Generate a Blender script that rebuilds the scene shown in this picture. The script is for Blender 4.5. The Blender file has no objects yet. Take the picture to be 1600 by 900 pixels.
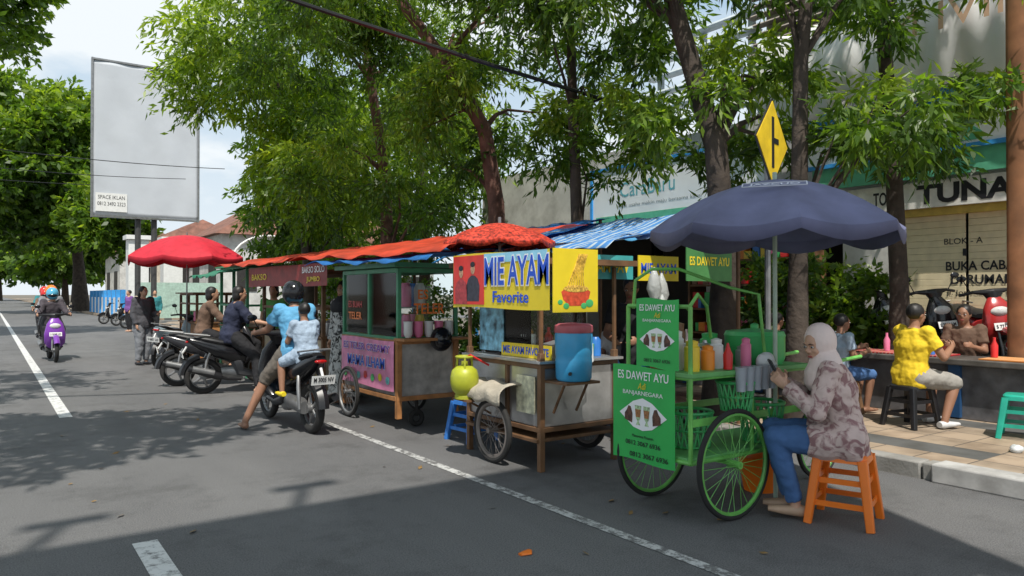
import bpy, bmesh, math, random
import numpy as np
from mathutils import Vector, Matrix
random.seed(7); rng=np.random.default_rng(7)
scene=bpy.context.scene; col=scene.collection
V=Vector; rad=math.radians
X=V((1,0,0));Y=V((0,1,0));Z=V((0,0,1))
# ------------------------------------------------------------ materials
MC={}
def mat(name,c,rough=.6,metal=0,noise=.18,scale=8,bump=0,bscale=40,trl=0,dirt=0):
    if name in MC: return MC[name]
    m=bpy.data.materials.new(name); m.use_nodes=True; nt=m.node_tree; N=nt.nodes; L=nt.links
    b=N['Principled BSDF']; b.inputs['Roughness'].default_value=rough; b.inputs['Metallic'].default_value=metal
    tc=N.new('ShaderNodeTexCoord'); nz=N.new('ShaderNodeTexNoise'); nz.inputs['Scale'].default_value=scale; nz.inputs['Detail'].default_value=6
    L.new(tc.outputs['Object'],nz.inputs['Vector'])
    r=N.new('ShaderNodeValToRGB'); r.color_ramp.elements[0].position=.3; r.color_ramp.elements[1].position=.7
    r.color_ramp.elements[0].color=[max(0,x*(1-noise)) for x in c]+[1]
    r.color_ramp.elements[1].color=[min(1,x*(1+noise*.6)) for x in c]+[1]
    L.new(nz.outputs['Fac'],r.inputs['Fac'])
    out=r.outputs['Color']
    if dirt:
        n2=N.new('ShaderNodeTexNoise'); n2.inputs['Scale'].default_value=2.3; n2.inputs['Detail'].default_value=9; n2.inputs['Roughness'].default_value=.7
        L.new(tc.outputs['Object'],n2.inputs['Vector'])
        r2=N.new('ShaderNodeValToRGB'); r2.color_ramp.elements[0].position=.45; r2.color_ramp.elements[1].position=.75
        r2.color_ramp.elements[0].color=(0,0,0,1); r2.color_ramp.elements[1].color=(dirt,dirt,dirt,1)
        L.new(n2.outputs['Fac'],r2.inputs['Fac'])
        mx=N.new('ShaderNodeMixRGB'); mx.inputs['Color2'].default_value=(.08,.065,.045,1)
        L.new(r2.outputs['Color'],mx.inputs['Fac']); L.new(out,mx.inputs['Color1']); out=mx.outputs['Color']
    L.new(out,b.inputs['Base Color'])
    if bump:
        n3=N.new('ShaderNodeTexNoise'); n3.inputs['Scale'].default_value=bscale; n3.inputs['Detail'].default_value=4
        L.new(tc.outputs['Object'],n3.inputs['Vector'])
        bp=N.new('ShaderNodeBump'); bp.inputs['Strength'].default_value=bump; bp.inputs['Distance'].default_value=.02
        L.new(n3.outputs['Fac'],bp.inputs['Height']); L.new(bp.outputs['Normal'],b.inputs['Normal'])
    if trl:
        t=N.new('ShaderNodeBsdfTranslucent'); L.new(out,t.inputs['Color'])
        ms=N.new('ShaderNodeMixShader'); ms.inputs['Fac'].default_value=trl
        L.new(b.outputs[0],ms.inputs[1]); L.new(t.outputs[0],ms.inputs[2])
        L.new(ms.outputs[0],N['Material Output'].inputs['Surface'])
    MC[name]=m; return m
def glassmat():
    m=bpy.data.materials.new('cabinet_glass'); m.use_nodes=True; nt=m.node_tree; N=nt.nodes; L=nt.links
    t=N.new('ShaderNodeBsdfTransparent'); t.inputs['Color'].default_value=(.95,.98,.97,1)
    g=N.new('ShaderNodeBsdfGlossy'); g.inputs['Roughness'].default_value=.05
    lw=N.new('ShaderNodeLayerWeight'); lw.inputs['Blend'].default_value=.25
    ms=N.new('ShaderNodeMixShader'); L.new(lw.outputs['Fresnel'],ms.inputs['Fac'])
    L.new(t.outputs[0],ms.inputs[1]); L.new(g.outputs[0],ms.inputs[2]); L.new(ms.outputs[0],N['Material Output'].inputs['Surface'])
    return m
GLASS=glassmat()
def asphalt():
    m=bpy.data.materials.new('asphalt'); m.use_nodes=True; nt=m.node_tree; N=nt.nodes; L=nt.links
    b=N['Principled BSDF']; b.inputs['Roughness'].default_value=.8
    tc=N.new('ShaderNodeTexCoord')
    def nz(s,d=8,ro=.6,sc=None):
        n=N.new('ShaderNodeTexNoise'); n.inputs['Scale'].default_value=s; n.inputs['Detail'].default_value=d; n.inputs['Roughness'].default_value=ro
        if sc:
            mp=N.new('ShaderNodeMapping'); mp.inputs['Scale'].default_value=sc; L.new(tc.outputs['Object'],mp.inputs['Vector']); L.new(mp.outputs[0],n.inputs['Vector'])
        else: L.new(tc.outputs['Object'],n.inputs['Vector'])
        return n
    a=nz(.35,8,.65,(1.8,.4,1)); r=N.new('ShaderNodeValToRGB'); r.color_ramp.elements[0].position=.32; r.color_ramp.elements[1].position=.68
    r.color_ramp.elements[0].color=(.115,.114,.116,1); r.color_ramp.elements[1].color=(.165,.163,.163,1); L.new(a.outputs['Fac'],r.inputs['Fac'])
    g=nz(110,3,.75); r2=N.new('ShaderNodeValToRGB'); r2.color_ramp.elements[0].position=.3; r2.color_ramp.elements[1].position=.75
    r2.color_ramp.elements[0].color=(.35,.35,.35,1); r2.color_ramp.elements[1].color=(1.7,1.7,1.68,1); L.new(g.outputs['Fac'],r2.inputs['Fac'])
    mu=N.new('ShaderNodeMixRGB'); mu.blend_type='MULTIPLY'; mu.inputs['Fac'].default_value=1
    L.new(r.outputs[0],mu.inputs[1]); L.new(r2.outputs[0],mu.inputs[2])
    s=nz(.9,12,.78); r3=N.new('ShaderNodeValToRGB'); r3.color_ramp.elements[0].position=.50; r3.color_ramp.elements[1].position=.72
    r3.color_ramp.elements[0].color=(0,0,0,1); r3.color_ramp.elements[1].color=(.75,.75,.75,1); L.new(s.outputs['Fac'],r3.inputs['Fac'])
    m2=N.new('ShaderNodeMixRGB'); m2.inputs[2].default_value=(.045,.044,.043,1); L.new(r3.outputs[0],m2.inputs[0]); L.new(mu.outputs[0],m2.inputs[1])
    L.new(m2.outputs[0],b.inputs['Base Color'])
    bp=N.new('ShaderNodeBump'); bp.inputs['Strength'].default_value=.7; bp.inputs['Distance'].default_value=.012; L.new(g.outputs['Fac'],bp.inputs['Height']); L.new(bp.outputs[0],b.inputs['Normal'])
    return m
def paintline(name,lo,hi,c=.62):
    m=bpy.data.materials.new(name); m.use_nodes=True; nt=m.node_tree; N=nt.nodes; L=nt.links
    b=N['Principled BSDF']; b.inputs['Roughness'].default_value=.8
    tc=N.new('ShaderNodeTexCoord'); n=N.new('ShaderNodeTexNoise'); n.inputs['Scale'].default_value=11; n.inputs['Detail'].default_value=12; n.inputs['Roughness'].default_value=.8
    L.new(tc.outputs['Object'],n.inputs['Vector']); r=N.new('ShaderNodeValToRGB'); r.color_ramp.elements[0].position=lo; r.color_ramp.elements[1].position=hi
    r.color_ramp.elements[0].color=(.13,.128,.125,1); r.color_ramp.elements[1].color=(c,c,c*.97,1); L.new(n.outputs['Fac'],r.inputs['Fac']); L.new(r.outputs[0],b.inputs['Base Color'])
    return m
def tilemat():
    m=bpy.data.materials.new('pavement_tiles'); m.use_nodes=True; nt=m.node_tree; N=nt.nodes; L=nt.links
    b=N['Principled BSDF']; b.inputs['Roughness'].default_value=.75
    tc=N.new('ShaderNodeTexCoord'); br=N.new('ShaderNodeTexBrick'); br.offset=0; br.inputs['Scale'].default_value=1
    br.inputs['Brick Width'].default_value=.4; br.inputs['Row Height'].default_value=.4; br.inputs['Mortar Size'].default_value=.008
    br.inputs['Color1'].default_value=(.40,.30,.21,1); br.inputs['Color2'].default_value=(.33,.26,.19,1); br.inputs['Mortar'].default_value=(.12,.1,.08,1)
    L.new(tc.outputs['Object'],br.inputs['Vector'])
    # dark strips crossing the paving
    sp=N.new('ShaderNodeSeparateXYZ'); L.new(tc.outputs['Object'],sp.inputs[0])
    def mth(op,a,b_=None):
        n=N.new('ShaderNodeMath'); n.operation=op; L.new(a,n.inputs[0]) 
        if b_ is not None: n.inputs[1].default_value=b_
        return n.outputs[0]
    dm=mth('FLOORED_MODULO' if False else 'MODULO',mth('ADD',sp.outputs['X'],100.4),1.6); ds=mth('LESS_THAN',dm,.4)
    dm2=mth('MODULO',mth('ADD',sp.outputs['Y'],100.4),2.4); ds2=mth('LESS_THAN',dm2,1.6)
    mm=N.new('ShaderNodeMath'); mm.operation='MULTIPLY'; L.new(ds,mm.inputs[0]); L.new(ds2,mm.inputs[1])
    mx=N.new('ShaderNodeMixRGB'); mx.inputs[2].default_value=(.11,.11,.105,1); L.new(mm.outputs[0],mx.inputs[0]); L.new(br.outputs['Color'],mx.inputs[1])
    n=N.new('ShaderNodeTexNoise'); n.inputs['Scale'].default_value=3; n.inputs['Detail'].default_value=8; L.new(tc.outputs['Object'],n.inputs['Vector'])
    m2=N.new('ShaderNodeMixRGB'); m2.blend_type='MULTIPLY'; m2.inputs[0].default_value=.8; r=N.new('ShaderNodeValToRGB'); r.color_ramp.elements[0].position=.3; r.color_ramp.elements[1].position=.6
    r.color_ramp.elements[0].color=(.45,.43,.4,1); L.new(n.outputs['Fac'],r.inputs[0]); L.new(mx.outputs[0],m2.inputs[1]); L.new(r.outputs[0],m2.inputs[2])
    L.new(m2.outputs[0],b.inputs['Base Color']); return m
def stripemat(name,c1,c2,scale,direction='X',trl=.3):
    m=bpy.data.materials.new(name); m.use_nodes=True; nt=m.node_tree; N=nt.nodes; L=nt.links
    b=N['Principled BSDF']; b.inputs['Roughness'].default_value=.5
    tc=N.new('ShaderNodeTexCoord'); w=N.new('ShaderNodeTexWave'); w.bands_direction=direction; w.inputs['Scale'].default_value=scale; w.inputs['Distortion'].default_value=.15
    L.new(tc.outputs['Object'],w.inputs['Vector']); r=N.new('ShaderNodeValToRGB'); r.color_ramp.interpolation='CONSTANT'
    r.color_ramp.elements[0].color=c1+(1,); r.color_ramp.elements[1].position=.75; r.color_ramp.elements[1].color=c2+(1,)
    L.new(w.outputs['Fac'],r.inputs[0]); L.new(r.outputs[0],b.inputs['Base Color'])
    t=N.new('ShaderNodeBsdfTranslucent'); L.new(r.outputs[0],t.inputs[0]); ms=N.new('ShaderNodeMixShader'); ms.inputs[0].default_value=trl
    L.new(b.outputs[0],ms.inputs[1]); L.new(t.outputs[0],ms.inputs[2]); L.new(ms.outputs[0],N['Material Output'].inputs[0])
    return m
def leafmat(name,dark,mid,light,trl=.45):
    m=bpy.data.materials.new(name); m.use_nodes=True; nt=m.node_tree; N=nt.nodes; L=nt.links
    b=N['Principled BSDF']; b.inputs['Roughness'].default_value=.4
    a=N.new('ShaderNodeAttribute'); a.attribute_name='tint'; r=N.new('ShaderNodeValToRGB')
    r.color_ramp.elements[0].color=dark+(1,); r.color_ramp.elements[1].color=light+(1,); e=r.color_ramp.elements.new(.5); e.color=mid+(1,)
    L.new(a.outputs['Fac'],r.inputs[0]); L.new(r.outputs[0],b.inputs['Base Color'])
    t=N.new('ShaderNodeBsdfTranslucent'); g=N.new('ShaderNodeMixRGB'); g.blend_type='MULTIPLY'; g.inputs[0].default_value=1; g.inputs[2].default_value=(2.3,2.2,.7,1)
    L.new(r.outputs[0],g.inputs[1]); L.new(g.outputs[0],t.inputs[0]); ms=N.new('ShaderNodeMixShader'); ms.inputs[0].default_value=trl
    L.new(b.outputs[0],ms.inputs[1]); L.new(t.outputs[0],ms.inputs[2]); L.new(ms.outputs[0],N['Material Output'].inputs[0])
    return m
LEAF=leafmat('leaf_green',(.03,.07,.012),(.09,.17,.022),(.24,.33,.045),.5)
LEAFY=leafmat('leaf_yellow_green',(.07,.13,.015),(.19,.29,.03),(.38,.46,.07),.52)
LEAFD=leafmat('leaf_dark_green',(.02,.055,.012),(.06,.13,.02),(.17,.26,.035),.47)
# ------------------------------------------------------------ geometry
FOLD=bpy.data.textures.new('cloth_folds','CLOUDS'); FOLD.noise_scale=.09; FOLD.noise_depth=2
class G:
    def __init__(s,org=(0,0,0)): s.v=[];s.f=[];s.o=V(org)
    def add(s,vs,fs):
        k=len(s.v); s.v+= [V(p) for p in vs]; s.f+=[tuple(i+k for i in f) for f in fs]; return s
    def box(s,c,sz,right=None,up=None):
        c=V(c); r=V(right).normalized() if right is not None else X; u=V(up).normalized() if up is not None else Z
        n=u.cross(r).normalized(); a,b,d=sz[0]/2,sz[1]/2,sz[2]/2
        vs=[c+r*(i*a)+n*(j*b)+u*(k*d) for k in(-1,1) for j in(-1,1) for i in(-1,1)]
        return s.add(vs,[(0,2,3,1),(4,5,7,6),(0,1,5,4),(2,6,7,3),(0,4,6,2),(1,3,7,5)])
    def sweep(s,pts,rads,n=12,ref=None,e=2,cap=True):
        pts=[V(p) for p in pts]; R=[r if isinstance(r,(tuple,list)) else (r,r) for r in rads]; k0=len(pts)
        ref=V(ref) if ref is not None else Y
        vs=[];fs=[]
        for i,p in enumerate(pts):
            t=(pts[min(i+1,k0-1)]-pts[max(i-1,0)]).normalized(); a=ref-t*ref.dot(t)
            if a.length<.05: 
                q=X if abs(t.x)<.8 else Z; a=q-t*q.dot(t)
            a.normalize(); b=t.cross(a)
            for j in range(n):
                th=2*math.pi*j/n; c=math.cos(th); si=math.sin(th)
                if e!=2: c=math.copysign(abs(c)**(2/e),c); si=math.copysign(abs(si)**(2/e),si)
                vs.append(p+a*(R[i][0]*c)+b*(R[i][1]*si))
        for i in range(k0-1):
            for j in range(n): fs.append((i*n+j,i*n+(j+1)%n,(i+1)*n+(j+1)%n,(i+1)*n+j))
        if cap: fs.append(tuple(range(n))[::-1]); fs.append(tuple((k0-1)*n+j for j in range(n)))
        return s.add(vs,fs)
    def tube(s,a,b,r,r2=None,n=8): return s.sweep([a,b],[r,r if r2 is None else r2],n)
    def ell(s,c,r,fr=(X,Y,Z),n=14,m=9):
        c=V(c); vs=[];fs=[]
        for i in range(1,m):
            ph=math.pi*i/m
            for j in range(n):
                th=2*math.pi*j/n
                vs.append(c+fr[0]*(r[0]*math.sin(ph)*math.cos(th))+fr[1]*(r[1]*math.sin(ph)*math.sin(th))+fr[2]*(r[2]*math.cos(ph)))
        t=len(vs); vs.append(c+fr[2]*r[2]); vs.append(c-fr[2]*r[2])
        for i in range(m-2):
            for j in range(n): fs.append((i*n+j,(i+1)*n+j,(i+1)*n+(j+1)%n,i*n+(j+1)%n))
        for j in range(n): fs.append((t,j,(j+1)%n)); fs.append((t+1,(m-2)*n+(j+1)%n,(m-2)*n+j))
        return s.add(vs,fs)
    def torus(s,c,ax,R,r,n=36,m=8,a0=0,a1=360,flat=1):
        c=V(c); ax=V(ax).normalized(); q=Z if abs(ax.z)<.9 else X; u=(q-ax*q.dot(ax)).normalized(); w=ax.cross(u); vs=[];fs=[]
        full=(a1-a0)>=360; k=n if full else n+1
        for i in range(k):
            th=rad(a0+(a1-a0)*i/n); d=u*math.cos(th)+w*math.sin(th)
            for j in range(m):
                ph=2*math.pi*j/m; vs.append(c+d*(R+r*math.cos(ph))+ax*(r*flat*math.sin(ph)))
        for i in range(n):
            for j in range(m): fs.append((i*m+j,((i+1)%k)*m+j,((i+1)%k)*m+(j+1)%m,i*m+(j+1)%m))
        return s.add(vs,fs)
    def lathe(s,c,prof,n=20,ax=Z,u=X):
        c=V(c); w=ax.cross(u); vs=[];fs=[]
        for r,z in prof:
            for j in range(n):
                th=2*math.pi*j/n; vs.append(c+ax*z+(u*math.cos(th)+w*math.sin(th))*max(r,.0005))
        for i in range(len(prof)-1):
            for j in range(n): fs.append((i*n+j,i*n+(j+1)%n,(i+1)*n+(j+1)%n,(i+1)*n+j))
        fs.append(tuple(range(n))[::-1]); fs.append(tuple((len(prof)-1)*n+j for j in range(n)))
        return s.add(vs,fs)
    def prism(s,poly,c,right,up,th):
        c=V(c); r=V(right); u=V(up); nn=r.cross(u); k=len(poly)
        vs=[c+r*x+u*y+nn*(th/2) for x,y in poly]+[c+r*x+u*y-nn*(th/2) for x,y in poly]
        fs=[tuple(range(k)),tuple(range(k,2*k))[::-1]]+[(i,i+k,(i+1)%k+k,(i+1)%k) for i in range(k)]
        return s.add(vs,fs)
    def grid(s,fn,nu,nv):
        vs=[fn(i/nu,j/nv) for i in range(nu+1) for j in range(nv+1)]
        fs=[(i*(nv+1)+j,(i+1)*(nv+1)+j,(i+1)*(nv+1)+j+1,i*(nv+1)+j+1) for i in range(nu) for j in range(nv)]
        return s.add(vs,fs)
    def obj(s,name,mats,parent=None,bevel=0,smooth=True,recalc=True,remesh=0,sm=3,loc=None,solid=0,fold=0,**kw):
        me=bpy.data.meshes.new(name)
        if parent is None and loc is None and remesh==0:
            xs=[p.x for p in s.v];ys=[p.y for p in s.v];zs=[p.z for p in s.v]
            loc=V(((min(xs)+max(xs))/2,(min(ys)+max(ys))/2,min(zs))); s.o=loc
        me.from_pydata([tuple(p-s.o) for p in s.v],[],s.f); me.materials.append(mats)
        if recalc:
            bm=bmesh.new(); bm.from_mesh(me); bmesh.ops.recalc_face_normals(bm,faces=bm.faces); bm.to_mesh(me); bm.free()
        if smooth:
            me.polygons.foreach_set('use_smooth',[True]*len(me.polygons)); me.set_sharp_from_angle(angle=rad(38))
        me.update()
        o=bpy.data.objects.new(name,me); col.objects.link(o)
        if parent: o.parent=parent
        elif loc is not None: o.location=loc
        if remesh:
            md=o.modifiers.new('remesh','REMESH'); md.mode='VOXEL'; md.voxel_size=remesh; md.use_smooth_shade=True
            md=o.modifiers.new('smooth','SMOOTH'); md.factor=.5; md.iterations=sm
            if fold:
                md=o.modifiers.new('folds','DISPLACE'); md.texture=FOLD; md.strength=fold; md.mid_level=.45
        if solid:
            md=o.modifiers.new('solid','SOLIDIFY'); md.thickness=solid
        if bevel:
            md=o.modifiers.new('bevel','BEVEL'); md.width=bevel; md.segments=2; md.limit_method='ANGLE'; md.angle_limit=rad(40)
        for k,v in kw.items(): o[k]=v
        return o
def thing(name,label,cat,loc,rot=0,group=None,scale=1):
    o=bpy.data.objects.new(name,None); o.empty_display_size=.1; col.objects.link(o); o.location=loc; o.rotation_euler=(0,0,rot); o.scale=(scale,)*3
    o['label']=label; o['category']=cat
    if group: o['group']=group
    return o
def single(g,name,mats,label,cat,group=None,**kw):
    o=g.obj(name,mats,**kw); o['label']=label; o['category']=cat
    if group: o['group']=group
    return o
def copything(src,loc,rot,label=None):
    def rec(o,par):
        c=o.copy(); col.objects.link(c)
        if par: c.parent=par
        for ch in o.children: rec(ch,c)
        return c
    c=rec(src,None); c.location=loc; c.rotation_euler=(src.rotation_euler.x,0,rot)
    if label: c['label']=label
    return c
def text(par,s,pos,w,h,right,up,m,org=None,name='lettering',bold=.0,shear=0,outline=None,ow=.05):
    def mk(off):
        cu=bpy.data.curves.new('t','FONT'); cu.body=s; cu.extrude=.01; cu.offset=off; cu.shear=shear; cu.resolution_u=3
        to=bpy.data.objects.new('t',cu); me=bpy.data.meshes.new_from_object(to); bpy.data.objects.remove(to); bpy.data.curves.remove(cu); me.name=name
        n=len(me.vertices); co=np.empty(n*3); me.vertices.foreach_get('co',co); return me,co.reshape(-1,3)
    me,co=mk(bold); mn=co.min(0);mx=co.max(0); ce=(mn+mx)[:2]/2; sz=mx-mn
    sx=w/sz[0] if w else h/sz[1]; sy=h/sz[1] if h else sx
    r=np.array(V(right).normalized());u=np.array(V(up).normalized());nn=np.cross(r,u)
    p=np.array(V(pos)-(V(org) if org is not None else V((0,0,0))))
    def put(me,co,m,z):
        co[:,:2]-=ce; out=p+nn*z+co[:,:1]*sx*r+co[:,1:2]*sy*u+co[:,2:3]*.05*nn
        me.vertices.foreach_set('co',out.ravel()); me.materials.clear(); me.materials.append(m); me.update()
        o=bpy.data.objects.new(name,me); col.objects.link(o); o.parent=par; return o
    if outline:
        m2,c2=mk(bold+ow); put(m2,c2,outline,-.002)
    return put(me,co,m,0)
BLK=mat('black_plastic',(.015,.015,.017),.35,noise=.1)
BLKG=mat('black_gloss_paint',(.012,.012,.014),.15,noise=.1)
RUB=mat('tyre_rubber',(.022,.021,.02),.85,bump=.2)
STL=mat('stainless_steel',(.55,.55,.55),.35,.75,noise=.25,scale=5,dirt=.35)
GRYM=mat('grey_metal',(.28,.28,.28),.4,.7,noise=.25)
WHT=mat('white_paint',(.75,.75,.73),.5,noise=.08)
WLET=mat('white_lettering',(.88,.88,.88),.5,noise=.02)
KLET=mat('black_lettering',(.015,.015,.02),.5,noise=.02)
BLET=mat('blue_lettering',(.015,.09,.6),.5,noise=.02)
RED=mat('red_plastic',(.6,.02,.02),.35)
YEL=mat('yellow_vinyl',(.9,.7,.03),.45,noise=.06,trl=.15)
ORG=mat('orange_plastic',(.9,.2,.015),.35,noise=.06)
GRNP=mat('green_painted_metal',(.16,.5,.1),.4,noise=.3,dirt=.45)
GRNB=mat('green_banner',(.04,.5,.1),.45,noise=.12,scale=4,trl=.1)
LAMP=mat('lamp_lens',(.7,.7,.68),.08)
REDL=mat('red_lens',(.4,.01,.01),.1)
WOOD=mat('brown_wood',(.18,.09,.04),.6,noise=.4,scale=6,dirt=.4)
ORW=mat('orange_painted_wood',(.45,.2,.07),.55,noise=.35,dirt=.4)
# ------------------------------------------------------------ camera, light, sky
cam=bpy.data.cameras.new('camera'); co=bpy.data.objects.new('camera',cam); col.objects.link(co)
cam.lens=26; cam.sensor_width=36; cam.clip_end=4000; co.location=(0,0,1.5); co.rotation_euler=(rad(90.5),0,rad(-35.3)); scene.camera=co
EL=rad(60); AZ=V((-.42,-.905,0)).normalized()
sd=AZ*math.cos(EL)+Z*math.sin(EL)
sl=bpy.data.lights.new('sun','SUN'); sl.energy=5.0; sl.angle=rad(.5); sl.color=(1,.95,.87); so=bpy.data.objects.new('sun',sl); col.objects.link(so)
so.rotation_euler=sd.to_track_quat('Z','Y').to_euler(); so.location=(0,0,30)
w=bpy.data.worlds.new('World'); scene.world=w; w.use_nodes=True; nt=w.node_tree; N=nt.nodes; L=nt.links
bg=N['Background']; sk=N.new('ShaderNodeTexSky'); sk.sky_type='NISHITA'; sk.sun_disc=False; sk.sun_elevation=EL; sk.sun_rotation=math.atan2(AZ.x,AZ.y); sk.air_density=1.2; sk.dust_density=2
tc=N.new('ShaderNodeTexCoord'); mp=N.new('ShaderNodeMapping'); mp.inputs['Scale'].default_value=(1,1,2.2); mp.inputs['Location'].default_value=(.3,.8,.1); nz=N.new('ShaderNodeTexNoise'); nz.inputs['Scale'].default_value=2.6; nz.inputs['Detail'].default_value=9; nz.inputs['Roughness'].default_value=.55
L.new(tc.outputs['Generated'],mp.inputs[0]); L.new(mp.outputs[0],nz.inputs[0]); r=N.new('ShaderNodeValToRGB'); r.color_ramp.elements[0].position=.40; r.color_ramp.elements[1].position=.58
r.color_ramp.elements[0].color=(0,0,0,1); r.color_ramp.elements[1].color=(1,1,1,1); L.new(nz.outputs[0],r.inputs[0])
# whiter toward the horizon
sx=N.new('ShaderNodeSeparateXYZ'); L.new(tc.outputs['Generated'],sx.inputs[0]); hr=N.new('ShaderNodeValToRGB'); hr.color_ramp.elements[0].position=0; hr.color_ramp.elements[1].position=.45; hr.color_ramp.elements[0].color=(.9,.9,.9,1); hr.color_ramp.elements[1].color=(.0,.0,.0,1); L.new(sx.outputs['Z'],hr.inputs[0])
mxx=N.new('ShaderNodeMath'); mxx.operation='MAXIMUM'; L.new(r.outputs[0],mxx.inputs[0]); L.new(hr.outputs[0],mxx.inputs[1])
bl=N.new('ShaderNodeMixRGB'); bl.inputs[0].default_value=.75; bl.inputs[2].default_value=(4.6,7.0,9.3,1); L.new(sk.outputs[0],bl.inputs[1])
mx=N.new('ShaderNodeMixRGB'); mx.inputs[2].default_value=(9.6,10.2,10.6,1); L.new(mxx.outputs[0],mx.inputs[0]); L.new(bl.outputs[0],mx.inputs[1]); L.new(mx.outputs[0],bg.inputs[0]); bg.inputs[1].default_value=.095
scene.view_settings.view_transform='Standard'; scene.view_settings.look='None'; scene.view_settings.exposure=0
# ------------------------------------------------------------ ground
ASP=asphalt(); PL=paintline('worn_white_paint',.38,.5); PL2=paintline('faded_white_paint',.45,.54,.5)
def sheet(name,x0,x1,y0,y1,z,m):
    g=G(); g.add([(x0,y0,z),(x1,y0,z),(x1,y1,z),(x0,y1,z)],[(0,1,2,3)]); o=g.obj(name,m,smooth=False,recalc=False,loc=V((0,0,0)))
    o['kind']='structure'; return o
sheet('ground',-1500,1500,-1500,2500,-.03,mat('earth_ground',(.14,.12,.09),.9))
sheet('road',-6.2,6.2,-60,600,0,ASP)
sheet('side_road',6.2,60,41,47,-.004,ASP)
KRB=mat('kerb_concrete',(.27,.26,.24),.85,noise=.3,scale=3,dirt=.6,bump=.2)
KRBSUN=mat('kerb_sunlit_concrete',(.45,.44,.42),.85,noise=.2,dirt=.5)  # paler copy of the kerb concrete, sunlight put into the colour
TL=tilemat()
for i,(a,b) in enumerate([(-30,41),(47,300)]):
    g=G(); g.box((8.78,(a+b)/2,.045),(4.8,b-a,.13)); o=g.obj('pavement',TL,loc=V((0,0,0))); o['kind']='structure'
g=G(); g.box((10.6,1.5,.25),(1.2,9.0,.5)); o=g.obj('raised_pavement',mat('terrace_concrete',(.3,.28,.26),.85,noise=.3,dirt=.4),loc=V((0,0,0)),bevel=.01); o['kind']='structure'
g=G()
y=-10
while y<40: g.box((6.29,y+.5,.06),(.18,.985,.15)); y+=1
o=g.obj('kerb',KRB,bevel=.015,loc=V((0,0,0))); o['kind']='structure'
g=G(); g.box((6.27,2.35,.072),(.24,1.1,.152)); o=g.obj('kerb',KRBSUN,bevel=.015,loc=V((0,0,0))); o['kind']='structure'  # sunlit stretch of kerb, painted as a lighter block
g=G(); g.box((-8.2,120,.045),(4,360,.13)); o=g.obj('pavement',mat('grey_pavers',(.25,.24,.23),.85),loc=V((0,0,0))); o['kind']='structure'
def line(x,y0,y1,wd=.12,m=PL):
    g=G(); g.add([(x-wd/2,y0,.004),(x+wd/2,y0,.004),(x+wd/2,y1,.004),(x-wd/2,y1,.004)],[(0,1,2,3)]); o=g.obj('road_marking',m,smooth=False,recalc=False,loc=V((0,0,0))); o['kind']='structure'
line(.78,-2,4.95,.14); line(.78,10.5,75,.14); line(3.23,-5,8.3,.085,PL2)
# ------------------------------------------------------------ trees
BARK=mat('bark_brown',(.15,.075,.055),.9,noise=.5,scale=5,bump=1,bscale=14)
BARKD=mat('bark_dark',(.06,.045,.035),.9,noise=.5,scale=5,bump=1,bscale=14)
def leafmesh(name,clumps,lm,par=None,org=(0,0,0),L0=.2,W0=.028,twigs=12,per=14,droop=.55):
    C=np.array([c[:3] for c in clumps]); R=np.array([c[3] for c in clumps]); T=np.array([c[4] for c in clumps])
    n=len(C)*twigs; ci=np.repeat(np.arange(len(C)),twigs)
    d=rng.normal(size=(n,3)); d/=np.linalg.norm(d,axis=1)[:,None]; d[:,2]=d[:,2]*.7+.1
    tl=R[ci]*rng.uniform(.6,1.25,n)
    N_=n*per; ti=np.repeat(np.arange(n),per); t=np.tile(np.linspace(.3,1,per),n)
    base=C[ci][ti]+d[ti]*(tl[ti]*t)[:,None]; base[:,2]-=(tl[ti]*t*t)*droop*.7
    base+=rng.normal(size=(N_,3))*.03
    ld=d[ti]*.7+rng.normal(size=(N_,3))*.5; ld[:,2]-=droop*rng.uniform(.5,1.7,N_); ld/=np.linalg.norm(ld,axis=1)[:,None]
    q=rng.normal(size=(N_,3)); s=np.cross(ld,q); s/=np.linalg.norm(s,axis=1)[:,None]
    Ln=L0*rng.uniform(.6,1.3,N_); Wn=W0*rng.uniform(.7,1.3,N_)
    nn=np.cross(ld,s)
    p0=base;p2=base+ld*Ln[:,None]; mid=base+ld*(Ln*.45)[:,None]+nn*(Ln*.05)[:,None]; p1=mid+s*Wn[:,None]; p3=mid-s*Wn[:,None]
    vs=np.stack([p0,p1,p2,p3],1).reshape(-1,3)-np.array(org)
    me=bpy.data.meshes.new(name); me.vertices.add(N_*4); me.vertices.foreach_set('co',vs.ravel().astype(np.float32))
    me.loops.add(N_*4); me.loops.foreach_set('vertex_index',np.arange(N_*4,dtype=np.int32)); me.polygons.add(N_)
    me.polygons.foreach_set('loop_start',np.arange(0,N_*4,4,dtype=np.int32)); me.polygons.foreach_set('loop_total',np.full(N_,4,dtype=np.int32))
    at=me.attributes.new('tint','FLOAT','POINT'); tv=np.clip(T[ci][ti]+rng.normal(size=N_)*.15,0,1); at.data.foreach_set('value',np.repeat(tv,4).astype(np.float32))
    me.materials.append(lm); me.update(calc_edges=True); me.validate()
    o=bpy.data.objects.new(name,me); col.objects.link(o)
    if par: o.parent=par
    else: o.location=org
    return o
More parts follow.
